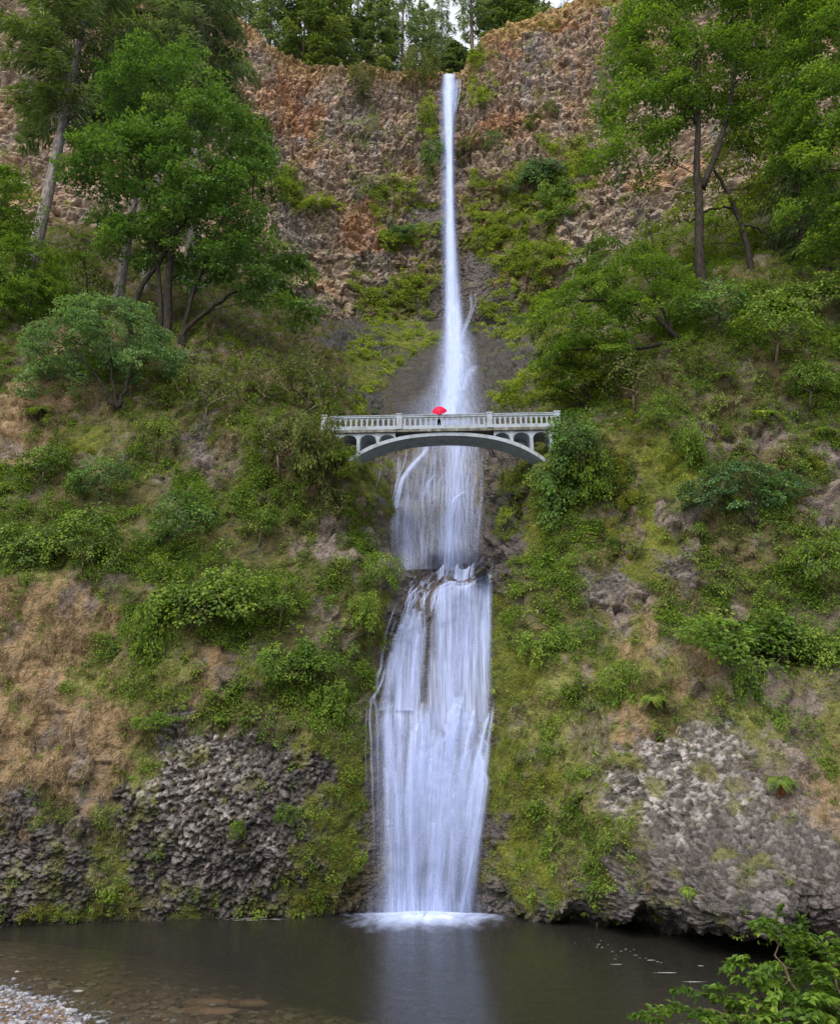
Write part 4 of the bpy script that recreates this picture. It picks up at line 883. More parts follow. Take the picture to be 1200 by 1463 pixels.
SH = [
 # right bank
 ('wide', 'm', 1065, 890, 205, 85, 'big bright green bush along the shelf of the right bank above the pale rubble'),
 ('wide', 'g', 1180, 905, 110, 80, 'leafy bush on the right bank shelf cut by the right edge'),
 ('round', 'g', 1165, 800, 110, 80, 'rounded green bush on the right bank below the right edge thicket'),
 ('hang', 'm', 1060, 945, 46, 70, 'narrow leafy creeper hanging below the big shelf bush'),
 ('round', 'g', 1150, 545, 95, 55, 'green bush on the upper right bank near the right edge'),
 ('hang', 'm', 985, 605, 42, 75, 'bright hanging shrub on the right bank under the vine maple'),
 ('round', 'g', 1100, 470, 150, 80, 'large green bush under the right edge maple'),
 ('round', 'd', 1010, 440, 120, 70, 'dark green bush at the foot of the forked maple'),
 ('wide', 'g', 1150, 410, 120, 60, 'green thicket bush at the foot of the right edge maple'),
 ('loose', 'o', 900, 545, 100, 70, 'dark twiggy bush in the hollow under the leaning vine maple'),
 ('round', 'd', 820, 620, 85, 70, 'dark green bush covering the right end of the bridge'),
 ('hang', 'd', 800, 680, 75, 80, 'dark drooping bush below the right end of the bridge'),
 ('hang', 'g', 838, 650, 60, 70, 'green drooping bush beside the dark bush below the bridge end'),
 ('round', 'y', 735, 690, 50, 60, 'yellow green bush on the wet rock right of the middle cascade'),
 ('round', 'y', 722, 745, 44, 55, 'lower yellow green bush right of the middle cascade'),
 ('wide', 'g', 770, 905, 80, 60, 'green bush beside the right edge of the lower falls lip'),
 ('hang', 'g', 820, 895, 70, 55, 'green bush trailing on the grass left of the big shelf bush'),
 ('round', 'm', 872, 776, 22, 20, 'small round bright tuft on grey rock in the middle of the right bank'),
 ('hang', 'g', 880, 950, 60, 60, 'green trailing bush over the dry grass of the right bank'),
 ('loose', 'o', 1010, 520, 70, 50, 'olive bush in the middle of the upper right bank'),
 ('round', 'g', 935, 590, 60, 50, 'green bush left of the bright hanging shrub'),
 # left bank
 ('round', 'g', 130, 760, 130, 80, 'large green bush on the left bank above the dry grass'),
 ('round', 'd', 270, 735, 110, 70, 'dark green bush in the middle of the left bank'),
 ('loose', 'g', 150, 800, 90, 60, 'dark-hearted bush in the middle of the green slope on the left'),
 ('wide', 'g', 300, 830, 150, 80, 'broad light green bush below the middle of the left bank'),
 ('wide', 'g', 45, 760, 110, 70, 'green bush at the left edge of the left bank'),
 ('wide', 'm', 425, 925, 105, 58, 'fresh green bush above the rock left of the lower falls'),
 ('hang', 'g', 468, 975, 62, 55, 'fresh green bush hanging beside the lower falls'),
 ('round', 'm', 545, 815, 66, 62, 'bright green bush beside the left side of the lower falls lip'),
 ('hang', 'g', 520, 850, 50, 50, 'green bush just below the bright bush at the falls lip'),
 ('round', 'y', 490, 660, 55, 45, 'yellow green bush under the left end of the bridge'),
 ('round', 'd', 150, 680, 100, 60, 'dark leafy bush below the bluish elder'),
 ('loose', 'o', 440, 560, 110, 95, 'grey green twiggy bush at the left end of the bridge'),
 ('loose', 'o', 375, 545, 90, 80, 'olive twiggy bush behind the bush at the left end of the bridge'),
 ('loose', 'o', 300, 560, 110, 75, 'olive bush below the stems of the large maple'),
 ('loose', 'o', 470, 625, 60, 70, 'brown green bush hiding the left foot of the bridge'),
 ('loose', 'o', 400, 630, 110, 70, 'broad olive bush left of the bridge foot'),
 ('hang', 'd', 812, 612, 66, 70, 'dark green leafy bush lying over the right end of the balustrade'),
 ('hang', 'g', 782, 668, 70, 60, 'green bush hiding the right foot of the arch'),
 ('hang', 'o', 446, 600, 60, 90, 'olive bush drooping over the left end of the balustrade'),
 ('round', 'g', 482, 648, 50, 40, 'green bush in front of the left foot of the arch'),
 ('loose', 'g', 230, 620, 80, 50, 'dull green bush below the elder on the left'),
 ('round', 'g', 405, 850, 90, 60, 'green bush right of the broad light green bush on the left bank'),
 ('hang', 'g', 215, 870, 60, 90, 'green strip of leaves trailing down between the dry grass and the rubble'),
 ('round', 'm', 408, 1160, 36, 34, 'small bright bush on the grey rubble left of the lower falls'),
 ('round', 'g', 342, 1183, 28, 30, 'tiny bush on the grey rubble left of the small bright bush'),
 ('wide', 'm', 222, 1022, 56, 22, 'small bright flat shrub at the top of the grey rubble on the left'),
 ('round', 'g', 70, 660, 90, 50, 'leafy bush at the left under the yellow grass'),
 ('loose', 'o', 480, 720, 60, 55, 'small brown bush on the point of the left bank'),
 ('round', 'g', 375, 745, 70, 50, 'green bush right of the dark bush on the left bank')]
SH2 = [
 ('round', 'o', 598, 100, 60, 50, 'rounded bush on the rim left of the upper waterfall'),
 ('hang', 'd', 622, 210, 34, 70, 'dark leafy bush on the wall left of the upper waterfall'),
 ('round', 'o', 515, 112, 42, 36, 'grey green bush high on the wall left of the upper waterfall'),
 ('round', 'o', 516, 135, 26, 24, 'small bush just under the grey green bush high on the wall'),
 ('round', 'd', 706, 203, 36, 30, 'rounded bush on the wall right of the upper waterfall'),
 ('wide', 'd', 765, 240, 80, 50, 'large bush on the ledge right of the upper waterfall'),
 ('wide', 'm', 795, 268, 56, 40, 'bright bush at the right end of the ledge bush'),
 ('round', 'o', 782, 162, 40, 26, 'thin bush on the wall high on the right'),
 ('round', 'y', 688, 140, 28, 26, 'yellow green bush just right of the top of the upper waterfall'),
 ('hang', 'y', 610, 150, 28, 44, 'yellow green tuft hanging left of the top of the upper waterfall'),
 ('wide', 'd', 580, 325, 46, 26, 'dark bush on the mossy ledge left of the upper waterfall'),
 ('round', 'y', 455, 295, 60, 22, 'yellow green tuft on the long ledge of the wall'),
 ('wide', 'm', 790, 305, 50, 22, 'bright bush below the ledge bushes on the right wall'),
 ('round', 'o', 665, 215, 30, 34, 'dull bush beside the upper waterfall on its right'),
 ('round', 'o', 760, 180, 24, 24, 'small tuft under the bush high on the right wall')]
for k, mk, u, v, w, h, lab in SH: shrub(k, mk, u, v, w, h, lab, group='bushes on the banks')
for k, mk, u, v, w, h, lab in SH2: shrub(k, mk, u, v, w, h, lab, surf=2, group='bushes on the tall wall', tilt=.5)
# sword ferns
MS['r'] = M_RUST
FN = [(1110, 1118, 40, 34, 'sword fern with a rusty dead skirt on the right bank beside the pale rubble', True),
 (1090, 595, 48, 34, 'sword fern with brown dead fronds on the upper right bank', True),
 (1175, 620, 44, 30, 'sword fern near the right edge of the upper right bank', True),
 (1030, 540, 40, 28, 'sword fern above the rock in the middle of the upper right bank', True),
 (930, 1000, 38, 24, 'sword fern on the dry grass of the right bank', False),
 (980, 1275, 30, 18, 'low fern on the rock just above the pool on the right', False),
 (60, 590, 44, 30, 'sword fern in the yellow grass of the left bank', False),
 (350, 880, 46, 30, 'sword fern among the herbs of the left bank', False)]
fm = [shrub_mesh('fern', s, M_HERB) for s in (1, 2)]; df = shrub_mesh('deadfern', 3, M_RUST)
for k, (u, v, w, h, lab, dead) in enumerate(FN):
    p = hit(u, v); s = (p[1]*CP+(p[2]-HC)*SP)/F
    root = link('fern', None, loc=(p[0], p[1]-.25, p[2]+.1), rot=(.5, 0, rng.uniform(-.3, .3)), sc=w*s*1.15); tag(root, lab, 'fern', 'sword ferns on the banks')
    link('stem', fm[k % 2][0], root); link('fronds', fm[k % 2][1], root)
    if dead: link('dead_fronds', df[1], root)
# leaning leafy shrub close to the camera
def near_shrub():
    Y = 8.5; sk = Skel(); base = np.array(at(1230, 1640, Y)); lv = Leaves()
    for pts, w in (([(1230, 1640), (1190, 1500), (1130, 1400), (1095, 1330)], 9), ([(1235, 1640), (1130, 1540), (1040, 1450), (960, 1435)], 8), ([(1240, 1640), (1220, 1480), (1190, 1380)], 8), ([(1250, 1640), (1150, 1480), (1080, 1410)], 6)):
        s = px_scale(Y, 1450); sk.trunk([at(u, v, Y+rng.uniform(-.4, .4)) for u, v in pts], w*s/2, 2*s/2, wob=.05)
    E = crowns([(1120, 1335, 42, 26, 0), (1165, 1360, 52, 26, .2), (1085, 1385, 46, 20, -.2), (1150, 1410, 70, 40, 0), (1010, 1428, 52, 22, 0), (950, 1448, 40, 12, .1), (1130, 1460, 90, 40, -.3), (1200, 1400, 40, 60, .3), (1030, 1470, 80, 22, -.4), (1200, 1480, 80, 40, 0)], Y)
    C = ellipsoid_pts(E, 190, .11, .25); sk.grow(C, .1, .0035, .1); sk.thicken(cap=.03)
    ctr = np.array(at(1200, 1440, Y))
    for c in C:
        n = 26; o = c-ctr; o = o/np.linalg.norm(o); ax = unit(o*np.array((1, .6, .3))+rng.normal(size=3)*.3)
        t = np.linspace(-.5, .6, n//2); Q = c+ax*(.17*t)[:, None]-UPV*(.05*t*t)[:, None]; e = unit(np.cross(ax, UPV)); rb = np.clip(.5+.2*rng.normal(), 0, 1)
        for sd in (-1, 1): lv.add(Q+rng.normal(size=(n//2, 3))*.012, sd*e+ax*.7-UPV*.2+rng.normal(size=(n//2, 3))*.25, UPV+rng.normal(size=(n//2, 3))*.4, .085*rng.uniform(.7, 1.3, n//2), .05, np.clip(rb+.15*rng.normal(size=n//2), 0, 1), .12)
    root = link('leafy_shrub', None, loc=tuple(base)); tag(root, 'fresh green leafy shrub close by in the lower right corner over the pool', 'shrub')
    for nm, me in (('stem', sk.mesh('stem', M_TWIG, 5)), ('foliage', lv.me('foliage', M_MAPLE2))):
        co = np.empty(len(me.vertices)*3, np.float32); me.vertices.foreach_get('co', co); co = co.reshape(-1, 3)-base.astype(np.float32); me.vertices.foreach_set('co', co.ravel()); me.update(); link(nm, me, root)
near_shrub()
# ------------------------------------------------------------------ falling water: veils and strands that lie just off the rock
def mat_fall(name, lo, hi):
    t = NT(name); f = t.attr('flow', 'Vector'); d = t.attr('dens')
    n1 = t.noise(t.mapping(f, (5.5, .20, 1)), 1., 3, .55); n2 = t.noise(t.mapping(f, (16, .45, 1)), 1., 3, .6)
    n = t.math('ADD', t.math('MULTIPLY', n1, .55), t.math('MULTIPLY', n2, .45))
    k = t.math('ADD', t.maprange(n, .36, .66, lo, hi), t.math('MULTIPLY', t.math('MULTIPLY', d, d), .35))
    a = t.math('MULTIPLY', t.math('MULTIPLY', d, k), .96, clamp=True)
    col = t.mix(t.maprange(n2, .3, .7), (.47, .565, .87), (.64, .735, 1.0))  # blue cast of the shaded daylight is put into the water's base colour
    df = t.node('ShaderNodeBsdfDiffuse', {'Color': col}); tr = t.node('ShaderNodeBsdfTranslucent', {'Color': col})
    w = t.node('ShaderNodeMixShader', {0: .3, 1: df, 2: tr})
    return t.done(t.node('ShaderNodeMixShader', {0: a, 1: t.node('ShaderNodeBsdfTransparent', {'Color': (1, 1, 1, 1)}), 2: w}))
M_FALL = mat_fall('falling_water', .36, 1.15); M_SOFT = mat_fall('soft_falling_water', .62, 1.12)
class Water:
    def __init__(s): s.V = []; s.F = []; s.D = []; s.U = []; s.n = 0
    def grid(s, P, dens, su, sv, seed):
        r, c = P.shape[:2]; s.V.append(P.reshape(-1, 3)); s.F.append(grid_faces(r, c)+s.n); s.n += r*c
        s.D.append(np.clip(dens, 0, 1).ravel()); s.U.append(np.stack([su.ravel(), sv.ravel(), np.full(r*c, float(seed))], 1))
    def strand(s, pts, wpx, off, dens, m=9, n=40, head=.10, tail=.1, soft=1., bulge=.0, Yf=None, wob=0.):
        """pts (column,row) followed down the rock, off metres in front of it"""
        k = np.linspace(0, len(pts)-1, n); uv = np.array(pts, float); u = np.interp(k, range(len(pts)), uv[:, 0]); v = np.interp(k, range(len(pts)), uv[:, 1])
        for _ in range(3): u[1:-1] = (u[:-2]+2*u[1:-1]+u[2:])/4
        w = np.interp(k, np.linspace(0, len(pts)-1, len(np.atleast_1d(wpx))), np.atleast_1d(wpx)); t = np.linspace(0, 1, n)
        if wob: u = u+wob*np.interp(v*.06+rng.uniform(0, 50), np.arange(200), rng.normal(size=200))
        P = []
        for a, b, tt in zip(u, v, t):
            h = hit(a, b) if Yf is None else at(a, b, Yf(b)); y = h[1]-off-bulge*math.sin(math.pi*min(1, tt*1.1)); P.append(at(a, b, y))
        P = np.array(P); P[1:-1, 1] = (P[:-2, 1]+2*P[1:-1, 1]+P[2:, 1])/4
        sc = (P[:, 1]*CP+(P[:, 2]-HC)*SP)/F; W_ = w*sc*1.35; x = np.linspace(-1, 1, m)
        G = P[:, None]+np.array((1., 0, 0))*(x[None]*W_[:, None]/2)[..., None]+np.array((0, 1., 0))*((x[None]**2)*W_[:, None]*.10)[..., None]
        e = np.exp(-(x*1.75)**2)-math.exp(-1.75**2); e = e/e.max(); e = e**soft; al = np.minimum(1, t/head)*np.minimum(1, (1-t)/tail) if tail else np.minimum(1, t/head)
        L = np.concatenate([[0], np.cumsum(np.linalg.norm(np.diff(P, axis=0), axis=1))]); sd = rng.uniform(0, 60)
        s.grid(G, dens*.62*al[:, None]*e[None], x[None]*W_[:, None]/2+sd, L[:, None]+0*x[None], sd)
    def veil(s, rows, off, n=60, m=30, densf=None, seed=0., Yf=None, ridge=.06):
        """rows of (row, left column, right column)"""
        R = np.array(rows, float); v = np.linspace(R[0, 0], R[-1, 0], n); l = np.interp(v, R[:, 0], R[:, 1]); r = np.interp(v, R[:, 0], R[:, 2]); x = np.linspace(0, 1, m)
        G = np.zeros((n, m, 3))
        for i in range(n):
            for j in range(m):
                u = l[i]+(r[i]-l[i])*x[j]; y = hit(u, v[i])[1] if Yf is None else Yf(v[i]); G[i, j] = at(u, v[i], y)
        for _ in range(2):
            G[1:-1, :, 1] = (G[:-2, :, 1]+2*G[1:-1, :, 1]+G[2:, :, 1])/4; G[:, 1:-1, 1] = (G[:, :-2, 1]+2*G[:, 1:-1, 1]+G[:, 2:, 1])/4
        sc = (G[..., 1]*CP+(G[..., 2]-HC)*SP)/F; su = (l[:, None]+(r-l)[:, None]*x[None]-620)*sc
        rd = np.array([rng.normal() for _ in range(200)]); G[..., 1] -= off+ridge*np.interp(su*3+100, np.arange(200), rd)
        L = np.concatenate([[0], np.cumsum(np.linalg.norm(np.diff(G[:, m//2], axis=0), axis=1))])
        d = densf(x[None], ((v-v[0])/(v[-1]-v[0]))[:, None], l[:, None]+(r-l)[:, None]*x[None], v[:, None])
        s.grid(G, d+0*su, su, L[:, None]+0*su, seed)
    def build(s, name, label, mat=None):
        me = mesh(name, np.concatenate(s.V), np.concatenate(s.F), mat or M_FALL, vattr={'dens': np.concatenate(s.D), 'flow': np.concatenate(s.U)})
        return tag(link(name, me), label, 'waterfall', kind='structure')
edge = lambda x, k=.12: ss(0, k, x)*ss(0, k, 1-x)
# upper waterfall: a thin free-falling column, then a slide over the dark apron
w = Water()
yfall = lambda v: float(np.interp(v, [100, 118, 150, 440, 470, 500, 525, 600], [100.2, 99.0, 98.2, 95.5, 91., 83., 76.5, 61.3]))
core = [(112, 629, 655), (130, 624, 657), (200, 625, 653), (300, 626, 654), (400, 627, 661), (470, 627, 672), (520, 626, 681), (560, 620, 680)]
w.veil(core, .0, 90, 26, lambda x, t, u, v: edge(x, .42)*(.46-.10*t)*ss(0, .04, t)*ss(0, .15, 1-t), 3., yfall, .05)
w.veil([(108, 630, 652), (125, 629, 654), (160, 631, 650), (220, 635, 648), (300, 635, 650), (380, 634, 655), (450, 632, 662), (520, 631, 668), (600, 626, 656)], .35, 100, 20, lambda x, t, u, v: edge(x, .38)*1.0, 9., yfall, .06)
w.veil([(112, 633, 648), (200, 638, 647), (300, 638, 648), (400, 637, 652), (500, 636, 658)], .6, 80, 12, lambda x, t, u, v: edge(x, .4)*.95*ss(0, .2, 1-t), 15., yfall, .04)
w.strand([(653, 112), (652, 135), (648, 165)], [7, 6, 4], .3, .75, Yf=yfall)
w.strand([(658, 112), (657, 130), (651, 160)], [3, 3, 2], .2, .7, Yf=yfall)
w.strand([(674, 112), (672, 140), (671, 165), (670, 185)], [3, 2.5, 2, 2], .2, .45, Yf=lambda v: 98.6)
w.strand([(672, 420), (674, 440), (664, 468), (655, 490)], [5, 4, 6, 9], .5, .6, Yf=yfall)
w.strand([(678, 415), (680, 430), (672, 455), (660, 480)], [2, 2, 3, 5], .4, .55, Yf=yfall)
w.strand([(680, 520), (668, 535), (655, 560), (646, 590), (640, 615)], [9, 18, 22, 26, 28], .35, .95, Yf=yfall, head=.15, tail=0)
w.strand([(650, 500), (645, 530), (637, 560), (632, 590), (630, 615)], [26, 24, 16, 14, 14], .45, .75, Yf=yfall, head=.3, tail=0)
w.strand([(660, 560), (664, 590), (668, 615)], [16, 26, 30], .15, .42, Yf=yfall, head=.3, tail=0)
w.strand([(625, 545), (600, 580), (590, 615)], [20, 50, 70], .15, .22, Yf=yfall, head=.4, tail=0)
w.veil([(455, 624, 676), (500, 618, 684), (530, 612, 690), (560, 602, 694), (600, 590, 702), (625, 585, 705)], .9, 50, 30, lambda x, t, u, v: edge(x, .4)*.50*ss(0, .3, t), 21., yfall, .05)
w.build('waterfall', 'tall thin upper waterfall dropping from the rim of the wall', M_SOFT)
# middle cascade below the bridge
w = Water()
w.veil([(605, 600, 690), (640, 586, 692), (680, 570, 692), (720, 560, 694), (780, 556, 692), (815, 566, 692)], .30, 70, 40,
       lambda x, t, u, v: edge(x, .16)*(.26+.34*np.exp(-((u-652)/20)**2)+.10*np.exp(-((u-590)/26)**2)*ss(.3, .6, t)), 2., None, .05)
w.strand([(612, 632), (606, 648), (590, 664), (575, 684), (567, 715), (563, 760), (566, 812)], [7, 10, 12, 11, 16, 22, 22], .5, 1.4, tail=.5, n=60)
w.strand([(582, 640), (578, 660), (572, 678), (564, 700), (560, 716)], [2, 3, 3, 3, 2], .4, .7, wob=.8)
w.strand([(545, 668), (541, 685), (536, 705)], [2, 2, 2], .4, .45, wob=.8)
w.strand([(655, 625), (650, 680), (646, 740), (642, 815)], [24, 26, 28, 30], .5, .95, n=60, tail=0)
w.strand([(668, 700), (648, 712), (641, 745), (638, 815)], [5, 12, 14, 16], .6, 1.3, n=50, tail=0, head=.12)
w.strand([(622, 676), (612, 690), (610, 715)], [4, 6, 8], .5, .75, tail=.4)
w.strand([(634, 678), (626, 690), (622, 730)], [4, 6, 8], .5, .7, tail=.5)
w.strand([(588, 690), (582, 740), (580, 815)], [12, 18, 24], .4, .5, tail=0, head=.3)
for k in range(26):
    u = rng.uniform(570, 690); v = rng.uniform(640, 740); w.strand([(u, v), (u-rng.uniform(0, 8), v+30), (u-rng.uniform(2, 8), min(815, v+rng.uniform(70, 170)))], [3, 5, 7], rng.uniform(.35, .6), rng.uniform(.35, .6), tail=.4, n=24)
w.build('waterfall', 'broad veil of the middle cascade under the bridge')
# lower falls: two tiers
w = Water()
lip = [(816, 606, 700), (830, 622, 703), (860, 618, 703), (900, 612, 703), (960, 608, 702), (1030, 604, 701), (1075, 602, 699)]
w.veil(lip, .35, 70, 36, lambda x, t, u, v: edge(x, .10)*(.66+.12*np.sin(u*.21)+.08*np.sin(u*.53+1))*ss(0, .05, t)*ss(0, .2, 1-t), 4., None, .07)
w.veil([(866, 580, 612), (900, 566, 612), (950, 555, 610), (1040, 538, 608), (1070, 538, 606)], .35, 50, 26, lambda x, t, u, v: edge(x, .2)*(.62+.15*np.sin(u*.3))*ss(0, .15, t)*ss(0, .2, 1-t), 5., None, .07)
low = [(1000, 530, 702), (1030, 528, 702), (1100, 527, 697), (1200, 531, 684), (1312, 540, 668)]
w.veil(low, .45, 80, 60, lambda x, t, u, v: edge(x, .13)*(.36+.32*np.exp(-((u-610)/24)**2)+.08*np.sin(u*.17)+.05*np.sin(u*.41))*ss(0, .20+.16*np.sin(u*.13)*np.sin(u*.05+2)+.06*np.sin(u*.37), t), 6., None, .09)
for u in np.linspace(630, 699, 15):
    v0 = 818+rng.uniform(0, 16)+max(0, 650-u)*.35; w.strand([(u+2, v0), (u, v0+14), (u-3+rng.normal()*2, v0+70), (u-4+rng.normal()*3, 1030)], [7, 10, 13, 17], rng.uniform(.45, .7), rng.uniform(.5, .85), n=50, head=.03, tail=rng.choice([0, .3, .5]), bulge=.15)
for u, v0 in ((592, 868), (583, 876), (574, 890), (600, 872), (606, 895), (598, 905), (566, 905), (560, 930), (588, 885)):
    w.strand([(u, v0), (u-3, v0+16), (u-8, v0+60), (u-12+rng.normal()*3, 1015)], [8, 12, 14, 15], rng.uniform(.45, .65), rng.uniform(.6, .95), n=44, head=.05, tail=rng.choice([0, .3, .5]), bulge=.12)
for k in range(30):   # broken threads over the ragged rock of the left lip
    u = rng.uniform(590, 650); v0 = rng.uniform(818, 850); d = rng.uniform(12, 34)
    w.strand([(u, v0), (u-d*.5+rng.normal()*3, v0+d*.6), (u-d*.6+rng.normal()*4, v0+d*1.5)], [2.5, 4, 3], rng.uniform(.15, .5), rng.uniform(.6, .9), m=7, n=14, head=.2, tail=.3, wob=.5)
for k in range(12):
    u = rng.uniform(560, 590); v0 = 830+(600-u)*1.1+rng.uniform(0, 30); w.strand([(u+6, v0), (u, v0+14), (u-5, v0+40)], [2, 3, 3], .3, .7, m=7, n=14, head=.2, tail=.4, wob=.6)
w.strand([(566, 865), (556, 888), (549, 915), (546, 945), (541, 965)], [3, 3, 4, 5, 4], .35, .75, wob=.7, n=36)
w.strand([(548, 945), (538, 968), (541, 985), (530, 1000), (528, 1030), (531, 1080), (534, 1170), (536, 1300)], [5, 6, 5, 6, 5, 4, 4, 3], .4, .8, n=80, wob=.8, tail=.4)
w.strand([(552, 950), (545, 975), (534, 995), (538, 1020), (540, 1075), (541, 1180)], [4, 5, 5, 5, 5, 4], .45, .75, n=60, wob=.8, tail=.4)
w.strand([(524, 1005), (522, 1060), (524, 1140)], [3, 3, 3], .4, .5, wob=.6, tail=.5)
for k in range(84):   # second tier: bursts where the water strikes the step, then long strands
    u = rng.uniform(545, 698); v0 = np.interp(u, [540, 553, 566, 580, 592, 604, 616, 630, 645, 660, 674, 686, 702], [992, 998, 1026, 1062, 1040, 1008, 1048, 1050, 1002, 990, 1034, 1056, 998])+abs(rng.normal())*30-8 if k < 54 else rng.uniform(1060, 1200); u1 = 604+(u-612)*.78+rng.normal()*3; sp = rng.normal()*5
    w.strand([(u, v0), (u+sp, v0+16), (u+sp+(u1-u)*.4, v0+90), (u1, 1313)], [7, 13, 18, 22], rng.uniform(.55, .95), rng.uniform(.4, .9), n=50, head=.035, tail=rng.choice([0, .4, .6]), bulge=.25)
for u, v0 in ((558, 1000), (572, 1016), (602, 1012), (618, 1040), (645, 1002), (662, 1012)): w.strand([(u, v0), (u+rng.normal()*4, v0+36), (u+(608-u)*.12, v0+115)], [14, 26, 22], .8, .7, m=9, n=30, head=.12, tail=.55, bulge=.1)
for u0, v0, u1, v1 in ((700, 1015, 660, 1180), (705, 1005, 668, 1250), (690, 1060, 652, 1230), (660, 1000, 640, 1090), (678, 1010, 655, 1120)):
    w.strand([(u0, v0), ((u0+u1)/2+4, (v0+v1)/2-20), (u1, v1)], [4, 9, 12], .95, 1.2, n=40, head=.06, tail=.4, wob=.5)
w.veil([(1235, 524, 686), (1280, 514, 698), (1318, 500, 712)], 1.1, 20, 40, lambda x, t, u, v: edge(x, .4)*.62*ss(0, .8, t)*ss(0, .1, 1-t), 8., lambda v: 45.2, .1)
w.build('waterfall', 'wide two-tiered lower falls pouring white into the pool')
# ------------------------------------------------------------------ pool
def mat_pool():
    t = NT('pool_water'); p = t.pos()
    n = t.noise(t.mapping(p, (.8, 1.7, 1)), 1.0, 4, .6); n2 = t.noise(t.mapping(p, (3.2, 6, 1)), 1.0, 3, .55)
    b = t.bump(t.math('ADD', n, t.math('MULTIPLY', n2, .3)), .28, .1)
    fr = t.node('ShaderNodeFresnel', {'IOR': 1.33, 'Normal': b})
    gl = t.node('ShaderNodeBsdfGlossy', {'Color': (.78, .77, .72, 1), 'Roughness': .22, 'Normal': b})
    tb = t.node('ShaderNodeMixShader', {0: .17, 1: t.node('ShaderNodeBsdfTransparent', {'Color': (.9, .92, .86, 1)}), 2: t.node('ShaderNodeBsdfDiffuse', {'Color': (.095, .09, .072, 1)})})
    m = t.node('ShaderNodeMixShader', {0: fr, 1: tb, 2: gl})
    va = t.node('ShaderNodeVolumeAbsorption', {'Color': (.50, .53, .42, 1), 'Density': .42}); t.t.links.new(va, t.out.inputs['Volume'])
    return t.done(m)
b = MB(); b.box((-60, -8, -5), (60, 58, 0))
tag(b.build('pool', mat_pool()), 'dark still pool at the foot of the lower falls', 'pool', kind='structure')
gx, gy = np.meshgrid(np.arange(-60, 60.1, .3), np.arange(-8, 58.1, .3))
A_, B_ = np.array(atz(-25, 30.6, 0))[:2], np.array(atz(150, 25.4, 0))[:2]; dl = (B_-A_)/np.linalg.norm(B_-A_); nl_ = np.array((-dl[1], dl[0]))
if nl_[1] < 0: nl_ = -nl_
def bedz(x, y):
    q = np.stack([x, y, 0*x], -1).reshape(-1, 3); s = ((x-A_[0])*nl_[0]+(y-A_[1])*nl_[1]) + .35*fbm(q/2.1, 3, 41).reshape(x.shape)
    z = np.where(s < 0, -.13*s, -.085*s-.006*s*s); z = np.clip(z, -2.6, .9)
    z = z-1.1*np.exp(-(((x-.5)/7)**2+((y-40)/7)**2)); return z+.05*fbm(q/.8, 3, 42).reshape(x.shape)
t = NT('pool_bed'); p = t.pos(); v = t.vor(p, 4.5, 'Color'); n = t.noise(p, 1.2, 5, .6)
cbed = t.mix(.6, t.ramp(n, [(.3, (.085, .058, .036)), (.55, (.165, .110, .066)), (.75, (.26, .19, .125))]), t.ramp(t.node('ShaderNodeSeparateColor', {0: v}), [(0, (.45, .45, .45)), (1, (1.4, 1.3, 1.2))]), 'MULTIPLY')
M_BED = t.done(t.bsdf(cbed, .8, t.bump(t.vor(p, 4.5), .5, .08)))
tag(link('pool_bed', mesh('pool_bed', np.stack([gx, gy, bedz(gx, gy)], -1).reshape(-1, 3), grid_faces(*gx.shape), M_BED)), 'brown stony bed under the shallow pool', 'pool bed', kind='structure')
# foam where the falls enter the pool
def mat_foam():
    t = NT('foam'); f = t.attr('flow', 'Vector'); d = t.attr('dens'); n = t.noise(t.mapping(f, (2.2, .9, 1)), 1., 3, .5)
    a = t.math('MULTIPLY', t.maprange(t.math('ADD', t.math('MULTIPLY', t.math('SUBTRACT', n, .5), .8), t.math('SUBTRACT', t.math('MULTIPLY', d, 1.25), .25)), -.1, .85), .95); a = t.math('MULTIPLY', a, t.maprange(d, 0, .2))
    return t.done(t.node('ShaderNodeMixShader', {0: a, 1: t.n('ShaderNodeBsdfTransparent').outputs[0], 2: t.node('ShaderNodeBsdfDiffuse', {'Color': (.54, .63, .92, 1)})}))
th = np.linspace(0, 2*math.pi, 120); rr = np.linspace(.02, 1, 26); TH, RR = np.meshgrid(th, rr); c0 = np.array(atz(607, 44.7, 0))
fz_ = .03+.10*np.exp(-(RR*2.6)**2)*(1+.5*np.sin(TH*9)+.3*np.sin(TH*17)); wob = 1+.08*np.sin(TH*3+1)+.05*np.sin(TH*5)
G = np.stack([c0[0]+RR*wob*np.cos(TH)*6.2, c0[1]+RR*wob*np.sin(TH)*np.where(np.sin(TH) < 0, 6.5, 2.0), fz_], -1)
tag(link('foam', mesh('foam', G.reshape(-1, 3), grid_faces(*TH.shape), mat_foam(), vattr={'dens': (1-RR).ravel()**1.2, 'flow': np.stack([RR*np.cos(TH)*3, RR*np.sin(TH)*3, 0*RR], -1).reshape(-1, 3)})), 'white foam spreading where the falls meet the pool', 'foam', kind='stuff')
